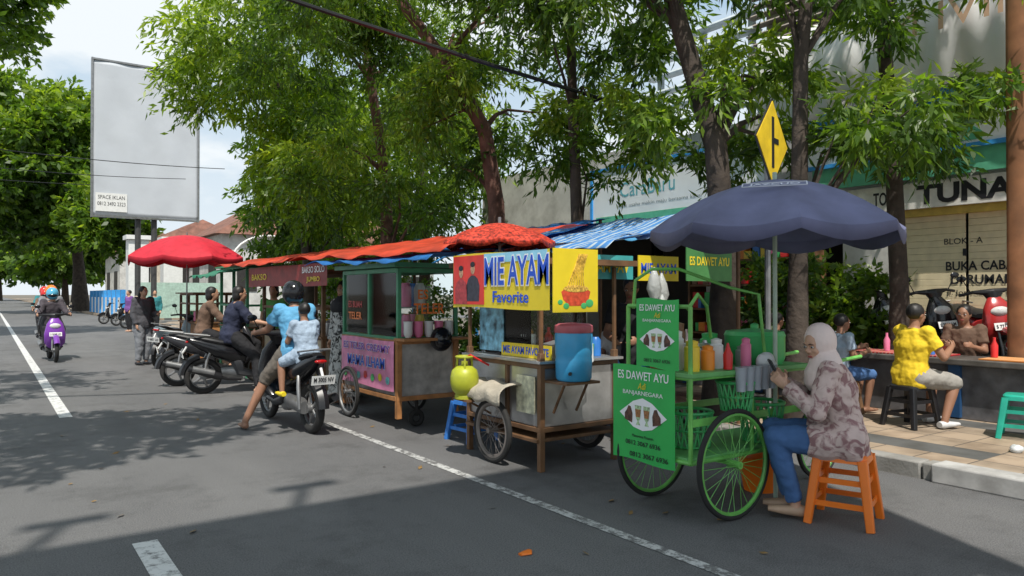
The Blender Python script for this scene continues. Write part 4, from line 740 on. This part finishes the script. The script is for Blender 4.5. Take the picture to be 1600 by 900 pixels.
# ------------------------------------------------------------ scooter
DGP=mat('dark_grey_plastic',(.07,.07,.075),.4)
def scooter(label,loc,rot,m,m2=BLK,lean=0,plate='M 3005 NV',name='motor_scooter',seat=BLK):
    t=thing(name,label,'scooter',loc,rot); t.rotation_euler.x=lean
    for x_ in(-.63,.64):
        g=G(); g.torus((x_,0,.27),Y,.19,.022,30,6); g.tube((x_,-.06,.27),(x_,.06,.27),.05,n=12)
        for i in range(5):
            a=2*math.pi*i/5; d=X*math.cos(a)+Z*math.sin(a); g.sweep([V((x_,0,.27))+d*.04,V((x_,0,.27))+d*.18],[(.015,.022),(.01,.014)],8)
        if x_>0: g.torus((x_,.05,.27),Y,.1,.006,24,4)
        w_=g.obj('wheel',GRYM,t); g=G(); g.torus((x_,0,.27),Y,.225,.047 if x_<0 else .042,36,10); g.obj('tyre',RUB,w_)
    g=G(); g.sweep([(-.02,0,.55),(-.2,0,.6),(-.45,0,.66),(-.7,0,.76),(-.86,0,.83)],[(.13,.13),(.16,.15),(.16,.12),(.12,.08),(.05,.03)],16,e=2.6); g.obj('rear_cowl',m,t)
    g=G(); g.sweep([(.3,0,.3),(.42,0,.42),(.47,0,.62),(.44,0,.84),(.38,0,.96)],[(.12,.05),(.2,.06),(.21,.07),(.16,.07),(.08,.04)],16,e=2.6); g.obj('leg_shield',m,t)
    g=G(); g.sweep([(.36,0,.3),(.1,0,.27),(-.1,0,.32),(-.15,0,.5)],[(.14,.04),(.16,.05),(.15,.08),(.13,.1)],14,e=3); g.obj('footboard',m2,t)
    g=G(); g.sweep([(.02,0,.73),(-.15,0,.765),(-.4,0,.775),(-.62,0,.83),(-.76,0,.86)],[(.09,.03),(.135,.045),(.14,.05),(.12,.045),(.06,.02)],14,e=2.6); g.obj('seat',seat,t)
    g=G(); g.sweep([(-.05,.02,.3),(-.3,.05,.32),(-.62,.08,.28)],[(.1,.12),(.09,.09),(.05,.07)],12,e=3); g.obj('engine',GRYM,t)
    g=G(); g.sweep([(-.1,-.1,.2),(-.3,-.14,.22),(-.42,-.15,.26)],[.02,.022,.03],10); g.sweep([(-.4,-.15,.26),(-.55,-.16,.31),(-.85,-.17,.4)],[.055,.06,.045],14); g.obj('exhaust',BLK,t); g=G(); g.sweep([(-.5,-.175,.32),(-.8,-.19,.4)],[(.05,.05),(.045,.045)],12); g.obj('heat_shield',GRYM,t)
    g=G(); g.torus((.64,0,.27),Y,.29,.055,18,8,-40,60,1.1); g.obj('front_fender',m,t); g=G(); g.torus((-.63,0,.27),Y,.3,.05,14,6,-85,-10,1.3); g.obj('rear_fender',BLK,t)
    g=G(); [g.tube((.64,k*.07,.27),(.5,k*.05,.7),.018) for k in(-1,1)]; g.obj('fork',GRYM,t)
    g=G(); g.sweep([(.38,0,.92),(.36,0,1.02)],[(.05,.05),(.12,.06)],12); g.sweep([(.24,-.34,1.02),(.3,-.2,1.05),(.37,0,1.03),(.3,.2,1.05),(.24,.34,1.02)],[.018,.02,.05,.02,.018],10,ref=Z); g.obj('handlebar',m2,t)
    for k in(-1,1):
        g=G(); g.tube((.3,k*.22,1.04),(.32,k*.3,1.2),.006); g.ell((.32,k*.32,1.23),(.012,.06,.038)); g.obj('mirror',BLKG,t)
    g=G(); g.ell((.5,0,.8),(.05,.11,.06)); g.obj('headlight',LAMP,t); g=G(); g.ell((-.86,0,.79),(.025,.07,.022)); g.obj('tail_light',REDL,t)
    g=G(); g.tube((-.55,-.13,.88),(-.9,-.09,.92),.01); g.tube((-.55,.13,.88),(-.9,.09,.92),.01); g.tube((-.9,-.09,.92),(-.9,.09,.92),.01); g.obj('grab_rail',GRYM,t)
    for k in(-1,1): g=G(); g.sweep([(-.63,k*.14,.27),(-.6,k*.14,.5),(-.55,k*.12,.62)],[.018,.022,.018],8); g.obj('shock_absorber',GRYM,t)
    if plate:
        g=G(); g.box((-.93,0,.6),(.01,.26,.1),up=(-.25,0,1)); g.tube((-.86,0,.72),(-.92,0,.62),.015); g.obj('number_plate',WHT,t); text(t,plate,(-.94,0,.605),.22,.05,-Y,V((-.25,0,1)),KLET,bold=.02)
        g=G(); g.box((.6,0,.62),(.01,.24,.09),up=(-.3,0,1)); g.obj('number_plate',WHT,t); text(t,plate,(.61,0,.62),.2,.045,Y,V((-.3,0,1)),KLET,bold=.02)
    return t
SC=V((2.83,8.42,0))
scooter('black scooter with chrome details stopped beside ice cart',SC,rad(93),BLKG)
scooter('black and grey scooter parked facing the stalls',(3.28,11.75,0),rad(-6),BLKG,DGP,plate='S 2714 JB')
scooter('dark motorbike waiting behind a black scooter',(3.15,12.9,0),rad(-12),mat('charcoal_paint',(.03,.03,.035),.2),plate='S 4120 LK')
scooter('pale grey-blue scooter parked beside a standing woman',(3.25,17.0,0),rad(50),mat('grey_blue_paint',(.3,.38,.42),.25),lean=.1,plate='S 6631 LO')
PS=V((1.2,19.8,0))
scooter('purple scooter riding toward the viewer',PS,rad(-88),mat('purple_paint',(.2,.05,.38),.25),plate='S 5048 LD')
PS2=V((1.36,25.5,0)); scooter('dark scooter following close behind on the road',PS2,rad(-90),BLKG,plate='S 3382 LA')
a=scooter('dark scooter parked by roller shutters',(10.4,4.95,.5),rad(-125),BLKG,lean=.1,plate='S 2090 LM',seat=BLK)
scooter('red and black scooter parked by market column',(10.55,4.25,.5),rad(-135),mat('dark_red_paint',(.4,.03,.03),.2),lean=.1,plate='S 7713 LP')
copything(a,(10.3,5.65,.5),rad(-120),'dark scooter parked near hedge on raised pavement'); copything(a,(10.5,3.6,.5),rad(-130),'dark scooter parked beside the market column')
c=copything(a,(5.6,40,0),rad(200),'dark scooter parked along far kerb'); c=copything(a,(5.4,42.5,0),rad(190),'dark scooter parked along far kerb'); c=copything(a,(5.5,36.5,0),rad(205),'dark scooter parked along far kerb')
# ------------------------------------------------------------ people
SK=mat('skin_tan',(.5,.28,.18),.5,noise=.08); SKD=mat('skin_brown',(.3,.15,.09),.55,noise=.1)
HAIR=mat('black_hair',(.012,.01,.009),.5,noise=.3,scale=60)
def hand(g,w_,d,nrm,side,curl=35,s=1):
    d=V(d).normalized(); n=V(nrm); n=(n-d*n.dot(d)).normalized(); a=d.cross(n)
    g.sweep([w_-d*.01*s,w_+d*.03*s,w_+d*.085*s],[(.026*s,.02*s),(.036*s,.017*s),(.038*s,.014*s)],10,ref=a)
    for k,(off,ln) in enumerate([(-.031,.06),(-.0105,.072),(.0105,.078),(.031,.07)]):
        off*=side; p=w_+d*.08*s+a*off*s; q=[p]; ang=0
        for sg in(.45,.32,.26):
            ang+=rad(curl); dd=d*math.cos(ang)+n*math.sin(ang); p=p+dd*ln*sg*s; q.append(p)
        g.sweep(q,[.009*s,.0085*s,.008*s,.0065*s],8,ref=a)
    p=w_+d*.025*s+a*(.03*s*side); dd=(d*.6+a*side*.65+n*.45).normalized(); p2=p+dd*.035*s; dd2=(d*.8+n*.6+a*side*.1).normalized(); g.sweep([p,p2,p2+dd2*.03*s],[.012*s,.0105*s,.008*s],8,ref=n)
ST=dict(pelvis=(0,0,.92),chest=(0,0,1.24),neck=(0,0,1.42),head=(.02,0,1.555),sh=(0,.165,1.37),el=(-.02,.22,1.1),wr=(.06,.21,.86),hip=(0,.085,.88),knee=(.02,.09,.48),ank=(-.02,.09,.085))
SIT=dict(pelvis=(0,0,.55),chest=(.03,0,.86),neck=(.06,0,1.04),head=(.09,0,1.17),sh=(.05,.165,.99),el=(.1,.22,.74),wr=(.32,.15,.8),hip=(0,.09,.53),knee=(.42,.11,.5),ank=(.36,.1,.09))
RIDE=dict(pelvis=(-.25,0,.88),chest=(-.19,0,1.2),neck=(-.14,0,1.37),head=(-.1,0,1.505),sh=(-.15,.165,1.32),el=(.02,.25,1.1),wr=(.22,.31,1.06),hip=(-.22,.09,.86),knee=(.16,.16,.72),ank=(.2,.13,.37))
def person(label,loc,rot,base,top,bottom,over=None,skin=SK,hair='short',yaw=0,pitch=-5,sleeve='short',legs='long',shoe=None,vox=.014,scale=1,hel=None,hijab=None,dress=False,curl=30,face=True,loose=1.05,hnorm=None,hdir=None,tunic=False,hairm=HAIR):
    P={}
    for k,v in base.items():
        v=V(v)
        if k in('sh','el','wr','hip','knee','ank'): P[k+'L']=v.copy(); P[k+'R']=V((v.x,-v.y,v.z))
        else: P[k]=v
    for k,v in (over or {}).items(): P[k]=V(v)
    t=thing('person',label,'person',loc,rot,scale=scale)
    pe,ch,nk,hd=P['pelvis'],P['chest'],P['neck'],P['head']; wa=pe.lerp(ch,.42)
    shm=(P['shL']+P['shR'])/2
    def torso(g,k,a,lo=0):
        up=(ch-pe).normalized()
        pts=[pe-up*(.07+lo),pe,wa,ch,shm+up*.005,shm.lerp(nk,.6),nk]; rr=[(.14,.105),(.165,.12),(.135,.1),(.165,.115),(.16,.085),(.085,.065),(.055,.055)]
        n_=6 if a>0 else 7
        g.sweep(pts[:n_],[(x*k+a,y_*k+a) for x,y_ in rr][:n_],18,ref=Y)
    def arm(g,s_,k,a,fr):
        sh,el,wr=P['sh'+s_],P['el'+s_],P['wr'+s_]
        g.ell(sh,(.058*k+a,)*3)
        if fr<=.5:
            e_=sh.lerp(el,fr*2); g.sweep([sh,sh.lerp(e_,.5),e_],[.056*k+a,.05*k+a,.046*k+a+.006],12)
        else:
            q=(fr-.5)*2; e_=el.lerp(wr,q); g.sweep([sh,sh.lerp(el,.5),el],[.054*k+a,.047*k+a,.041*k+a],12); g.ell(el,(.041*k+a,)*3); g.sweep([el,el.lerp(e_,.4),e_],[.041*k+a,.039*k+a,.027*k+a+(.008 if a>0 else 0)],12)
    def leg(g,s_,k,a,fr):
        h,kn,an=P['hip'+s_],P['knee'+s_],P['ank'+s_]
        g.ell(h,(.095*k+a,)*3); g.sweep([h,h.lerp(kn,.5),kn],[.092*k+a,.078*k+a,.058*k+a],14)
        if fr>.5:
            q=(fr-.5)*2; e_=kn.lerp(an,q); g.ell(kn,(.058*k+a,)*3); g.sweep([kn,kn.lerp(e_,.35),e_],[.056*k+a,.054*k+a,(.036 if q>.8 else .046)*k+a],14)
    g=G(); torso(g,1,0)
    f=V((math.cos(rad(yaw))*math.cos(rad(pitch)),math.sin(rad(yaw))*math.cos(rad(pitch)),math.sin(rad(pitch)))); sd_=Z.cross(f).normalized(); u=f.cross(sd_); fr=(f,sd_,u)
    g.sweep([nk-(hd-nk)*.15,nk.lerp(hd,.6)-f*.01],[.056,.05],12)
    g.ell(hd+u*.025-f*.012,(.094,.074,.09),fr,20,14); g.ell(hd-u*.03+f*.014,(.072,.058,.082),fr,20,14)
    g.sweep([hd+f*.08+u*.014,hd+f*.097-u*.012,hd+f*.092-u*.024],[.006,.0105,.008],8,ref=sd_); g.ell(hd+f*.085-u*.022,(.012,.018,.009),fr)
    for k in(-1,1): g.ell(hd+f*.074+sd_*(.026*k)+u*.034,(.014,.022,.006),fr); g.ell(hd+f*.058+sd_*(.034*k)-u*.02,(.022,.02,.022),fr)
    g.ell(hd-u*.052+f*.078,(.011,.022,.008),fr); g.ell(hd-u*.092+f*.062,(.02,.02,.016),fr)
    for k in(-1,1): g.ell(hd+sd_*(.074*k)-f*.012-u*.005,(.02,.009,.03),fr)
    for s_,k in(('L',1),('R',-1)):
        arm(g,s_,1,0,1); leg(g,s_,1,0,1)
        wr=P['wr'+s_]; d=(wr-P['el'+s_]) if not hdir else V(hdir[s_]); nr=V((0,-k,0)) if not hnorm else V(hnorm[s_]); 
        hand(g,wr,d,nr,-k,curl)
        an=P['ank'+s_]; fo=an+V((0,0,-.045)); g.sweep([an,an-Z*.02,],[.035,.04],10); g.sweep([fo-X*.06,fo-X*.02,fo+X*.08,fo+X*.16],[(.028,.024),(.036,.034),(.042,.026),(.032,.015)],12,ref=Y)
    g.obj('body',skin,t,remesh=vox,sm=2)
    g=G(); torso(g,1.03*loose,.014,.06 if not dress else .0); sf={'short':.32,'mid':.5,'long':.97}[sleeve]
    for s_ in'LR': arm(g,s_,1.05*loose,.012,sf)
    if tunic:
        for s_ in'LR':
            h,kn=P['hip'+s_],P['knee'+s_]; g.sweep([h-(kn-h)*.25,h,h.lerp(kn,.35),h.lerp(kn,.52)],[.12,.125,.115,.11],16)
        g.sweep([pe-V((.1,0,.08)),pe+V((.12,0,-.0))],[(.2,.1),(.17,.11)],16)
    if dress:
        g.sweep([pe+Z*.1,pe,pe.lerp(V((pe.x,pe.y,.1)),.5),V((pe.x,pe.y,.12))],[(.17,.13),(.2,.15),(.22,.18),(.24,.2)],20)
    g.obj('shirt' if not dress else 'dress',top,t,remesh=max(vox*.9,.01),sm=3,fold=.035)
    if not dress:
        g=G(); g.ell(pe-Z*.01,(.13,.175,.12)); 
        for s_ in'LR': leg(g,s_,1.04*loose,.010,{'long':.98,'short':.42,'knee':.56}[legs])
        g.obj('trousers',bottom,t,remesh=max(vox*.9,.01),sm=3,fold=.028)
    if shoe:
        for s_ in'LR':
            an=P['ank'+s_]; fo=an+V((0,0,-.045)); g=G(); g.sweep([fo-X*.07,fo-X*.03,fo+X*.08,fo+X*.175],[(.036,.03),(.044,.04),(.05,.03),(.036,.018)],14,ref=Y,e=2.4); g.obj('shoe',shoe,t)
    if hel: helmet(t,hd,fr,hel,1.02)
    elif hijab:
        g=G(); g.ell(hd+u*.02-f*.034,(.108,.098,.125),fr,20,14); g.ell(hd-u*.10-f*.022,(.098,.078,.07),fr,16,10)
        g.sweep([hd-u*.08-f*.035,nk+V((.0,0,.01)),shm+V((.03,0,.0)),shm.lerp(ch,.55)+V((.03,0,0)),shm.lerp(ch,1.0)+V((.04,0,0))],[(.085,.085),(.105,.105),(.185,.125),(.2,.145),(.15,.12)],20,ref=Y)
        g.obj('headscarf',hijab,t,remesh=max(vox,.008),sm=3,fold=.012)
    else:
        g=G(); g.ell(hd+u*.035-f*.028,(.098,.085,.092),fr,16,12)
        if hair=='long': g.sweep([hd+u*.03-f*.05,hd-u*.1-f*.07,hd-u*.26-f*.1],[(.08,.05),(.085,.05),(.05,.02)],12,ref=sd_)
        elif hair=='mid': g.ell(hd-u*.03-f*.05,(.07,.085,.1),fr)
        g.obj('hair',hairm,t,remesh=max(vox,.01),sm=1,fold=.012)
    if face and not hel and vox<.02:
        for k in(-1,1):
            g=G(); c_=hd+f*.0785+sd_*(.031*k)+u*.012; g.ell(c_,(.007,.014,.0075),fr,12,8); e_=g.obj('eye',mat('eye_white',(.6,.58,.55),.2),t); g=G(); g.ell(c_+f*.004,(.0045,.007,.0072),fr,12,8); g.obj('iris',KLET,e_)
            g=G(); q=[hd+f*.088+sd_*(k*.013)+u*.031,hd+f*.088+sd_*(k*.03)+u*.037,hd+f*.078+sd_*(k*.048)+u*.03]; g.sweep(q,[.0025,.0035,.002],6,ref=u); g.obj('eyebrow',HAIR,t)
        g=G(); g.ell(hd-u*.05+f*.088,(.006,.022,.0045),fr); g.ell(hd-u*.057+f*.086,(.007,.018,.005),fr); g.obj('mouth',mat('lip_red',(.4,.1,.09),.4),t)
    return t
def clothmat(name,c,noise=.2,scale=6,**k): return mat(name,c,.85,noise=noise,scale=scale,bump=.35,bscale=14,**k)
def patmat(name,c1,c2,scale):
    m=bpy.data.materials.new(name); m.use_nodes=True; nt=m.node_tree; N=nt.nodes; L=nt.links; b=N['Principled BSDF']; b.inputs['Roughness'].default_value=.85
    tc=N.new('ShaderNodeTexCoord'); n=N.new('ShaderNodeTexNoise'); n.inputs['Scale'].default_value=scale; n.inputs['Detail'].default_value=3; n.inputs['Distortion'].default_value=1.2
    r=N.new('ShaderNodeValToRGB'); r.color_ramp.elements[0].position=.40; r.color_ramp.elements[1].position=.54; r.color_ramp.elements[0].color=c2+(1,); r.color_ramp.elements[1].color=c1+(1,)
    L.new(tc.outputs['Object'],n.inputs[0]); L.new(n.outputs[0],r.inputs[0]); L.new(r.outputs[0],b.inputs[0]); return m
JEAN=clothmat('blue_denim',(.06,.14,.32)); BLKC=clothmat('black_cloth',(.015,.015,.018)); GRYC=clothmat('grey_cloth',(.22,.23,.25)); YELC=clothmat('yellow_shirt_cloth',(.75,.52,.02),.1); LBLU=clothmat('light_blue_cloth',(.12,.38,.62)); TEAL=clothmat('teal_cloth',(.03,.2,.22)); DNM=clothmat('pale_denim_cloth',(.34,.43,.54)); BEIGE=clothmat('beige_cloth',(.5,.42,.3)); BRN=clothmat('brown_cloth',(.15,.09,.06)); GRC_=clothmat('green_cloth',(.12,.4,.1)); PRP=clothmat('purple_cloth',(.2,.08,.3))
W=V((4.65,2.746,0)); WR=rad(123)
person('seated woman in beige headscarf and floral tunic holding a phone',W,WR,SIT,patmat('floral_tunic',(.6,.46,.42),(.28,.15,.15),14),JEAN,
 over=dict(head=(.16,.01,1.16),neck=(.11,0,1.045),chest=(.06,0,.86),shL=(.09,.165,.99),shR=(.09,-.165,.99),elL=(.17,.25,.74),elR=(.17,-.2,.74),wrL=(.36,.12,.885),wrR=(.37,-.04,.90),kneeL=(.43,.1,.54),kneeR=(.45,-.1,.56),ankL=(.3,.08,.1),ankR=(.34,-.07,.1)),
 sleeve='long',hijab=clothmat('pale_pink_headscarf_cloth',(.82,.67,.62),.05),yaw=44,pitch=-17,vox=.0055,tunic=True,shoe=mat('tan_shoe',(.5,.33,.22),.5),curl=38,loose=1.12,skin=mat('light_tan_skin',(.58,.34,.23),.5,noise=.06),
 hdir=dict(L=(.55,-.05,.5),R=(.5,.15,.55)),hnorm=dict(L=(.2,-1,.3),R=(.2,1,.3)))
ph=thing('smartphone','black smartphone held by seated woman','phone',W,WR); g=G(); g.box((.435,.035,.985),(.075,.012,.16),right=(.25,-1,0),up=(.45,.05,.9)); g.obj('case',BLK,ph,bevel=.005); g=G(); g.box((.428,.035,.988),(.068,.004,.14),right=(.25,-1,0),up=(.45,.05,.9)); g.obj('screen',BLKG,ph)
person('seated man in yellow shirt with his back turned at counter',(7.95,3.95,.11),rad(-18),SIT,YELC,clothmat('grey_shorts_cloth',(.3,.28,.25)),skin=SKD,over=dict(elL=(.2,.25,.8),wrL=(.42,.12,.85),elR=(.15,-.28,.74),wrR=(.4,-.15,.84),kneeR=(.36,-.22,.47),ankR=(.2,-.24,.09)),legs='knee',shoe=mat('white_sandal',(.6,.6,.6),.5),loose=1.15,vox=.011)
person('boy in light blue shirt seated at the counter',(8.15,4.9,.11),rad(-25),SIT,DNM,JEAN,skin=SKD,over=dict(wrL=(.4,.12,.84)),legs='knee',scale=.9)
person('child in dark shirt leaning on the counter',(9.58,4.1,.11),rad(190),SIT,BRN,BLKC,skin=SKD,scale=.98)
person('seated boy in dark shirt eating at the counter',(8.2,5.8,.11),rad(-10),SIT,BLKC,BRN,skin=SKD,scale=.9,over=dict(wrR=(.35,-.05,.95)))
person('man in light blue shirt and black helmet astride scooter',SC,rad(93),RIDE,LBLU,clothmat('brown_shorts_cloth',(.14,.12,.1)),skin=SKD,over=dict(kneeL=(.02,.27,.55),ankL=(.02,.5,.09),kneeR=(.05,-.25,.52),ankR=(.1,-.42,.09)),legs='knee',hel=BLKG,vox=.012,loose=1.12)
person('small child in pale denim shirt on scooter rear seat',SC+V((.02,-.42,.12)),rad(93),RIDE,DNM,DNM,skin=SKD,over=dict(pelvis=(-.1,0,.93),chest=(-.04,0,1.22),neck=(0,0,1.39),head=(.02,0,1.53),shL=(-.02,.15,1.34),shR=(-.02,-.15,1.34),elL=(.1,.2,1.1),elR=(.1,-.2,1.1),wrL=(.28,.14,1.12),wrR=(.28,-.14,1.12),hipL=(-.08,.09,.93),hipR=(-.08,-.09,.93),kneeL=(.18,.26,.8),kneeR=(.18,-.26,.8),ankL=(.1,.28,.42),ankR=(.1,-.28,.42)),legs='short',scale=.78,vox=.012,shoe=YEL)
person('woman in dark navy top sitting on parked scooter',(3.28,11.75,0),rad(-6),RIDE,clothmat('navy_cloth',(.02,.025,.055)),BLKC,over=dict(kneeR=(.1,-.25,.55),ankR=(.1,-.35,.09)),hair='mid',sleeve='mid',loose=1.15)
person('rider in brown jacket waiting behind on motorbike',(3.15,12.9,0),rad(-12),RIDE,BRN,BLKC,sleeve='long',hair='mid',vox=.018)
person('standing woman in black top and grey wide trousers',(2.69,17.4,0),rad(-60),ST,clothmat('dark_grey_blouse',(.07,.07,.08)),GRYC,over=dict(wrL=(.25,.16,1.08),elL=(.03,.23,1.1)),hair='long',sleeve='long',loose=1.28,vox=.018,shoe=BLK,scale=1.0)
OH=mat('blue_helmet',(.1,.4,.6),.2); RH=mat('red_helmet',(.6,.03,.03),.2)
person('rider in dark jacket and blue helmet on purple scooter',PS,rad(-88),RIDE,clothmat('charcoal_jacket',(.06,.05,.06)),BLKC,sleeve='long',hel=OH,vox=.018,shoe=BLK,loose=1.15)
person('pillion rider in grey jacket and orange helmet',PS+V((0,.42,.06)),rad(-88),RIDE,GRYC,BLKC,sleeve='long',hel=ORG,vox=.018,shoe=BLK,loose=1.15)
person('rider in dark jacket and red helmet on following scooter',PS2,rad(-90),RIDE,BRN,BLKC,sleeve='long',hel=RH,vox=.02,shoe=BLK)
person('pillion rider with red helmet behind',PS2+V((0,.42,.08)),rad(-90),RIDE,TEAL,BLKC,sleeve='long',hel=RH,vox=.02,shoe=BLK)
person('noodle vendor in dark shirt working behind his cart',(5.35,5.45,0),rad(215),ST,BLKC,JEAN,skin=SKD,over=dict(elL=(.08,.24,1.1),wrL=(.32,.12,1.05),elR=(.08,-.24,1.1),wrR=(.32,-.12,1.05)),pitch=-20,vox=.014)
person('woman vendor in black and white patterned dress',(3.98,9.6,0),rad(200),ST,patmat('black_white_pattern',(.5,.5,.48),(.02,.02,.02),16),BLKC,dress=True,sleeve='long',hijab=BLKC,vox=.016)
person('customer in green shirt beside meatball stall',(4.15,13.2,0),rad(230),ST,GRC_,BLKC,hair='mid',vox=.018)
person('vendor in brown headscarf at far stall',(4.6,17.2,0),rad(200),ST,BEIGE,BRN,sleeve='long',hijab=BRN,vox=.02)
person('customer in white shirt seated under tarpaulin',(6.3,6.6,0),rad(200),SIT,clothmat('white_shirt_cloth',(.65,.63,.6)),JEAN,skin=SKD,vox=.018)
person('customer in maroon shirt standing under tarpaulin',(5.7,8.3,0),rad(220),ST,clothmat('maroon_cloth',(.25,.04,.05)),BLKC,skin=SKD,vox=.018)
stool('plain wooden stool under seated customer',(6.3,6.6,0),0,WOOD,.46)
for k,(x_,y_,m_) in enumerate([(4.6,33,PRP),(5.3,35,BEIGE),(5.2,31,TEAL)]):
    person('pedestrian standing near far kerb',(x_,y_,0),rad(200+k*30),ST,m_,BLKC,vox=.03,sleeve='long')
random.seed(9)
for k in range(40):
    x_=random.uniform(.5,6); y_=random.uniform(2.5,11); a=random.uniform(0,6); s_=random.uniform(.015,.035); g=G(); d=V((math.cos(a),math.sin(a),0)); e_=V((-d.y,d.x,0)); p=V((x_,y_,.006)); g.add([p-d*s_*1.6,p+e_*s_*.6+Z*.008,p+d*s_*1.6+Z*.01,p-e_*s_*.6],[(0,1,2,3)])
    single(g,'fallen_leaf',mat('dry_leaf',(.25,.15,.05),.8,noise=.5),'dry fallen leaf on asphalt','leaf','fallen leaves on the road',recalc=False)
g=G(); p=V((2.55,3.45,.006)); g.sweep([p-X*.05,p,p+X*.04+Y*.03],[(.02,.008),(.035,.012),(.015,.006)],8); single(g,'litter_scrap',ORG,'crumpled orange scrap on the road','litter')
for (x_,y_) in [(7.4,2.75),(8.6,2.6)]:
    g=G(); g.ell((x_,y_,.14),(.08,.05,.03)); g.ell((x_+.06,y_+.03,.14),(.05,.05,.025)); single(g,'litter_bag',mat('white_carrier_bag',(.8,.82,.82),.4,trl=.3),'crumpled white bag on pavement','litter',remesh=.012,fold=.03,loc=V((0,0,0)))
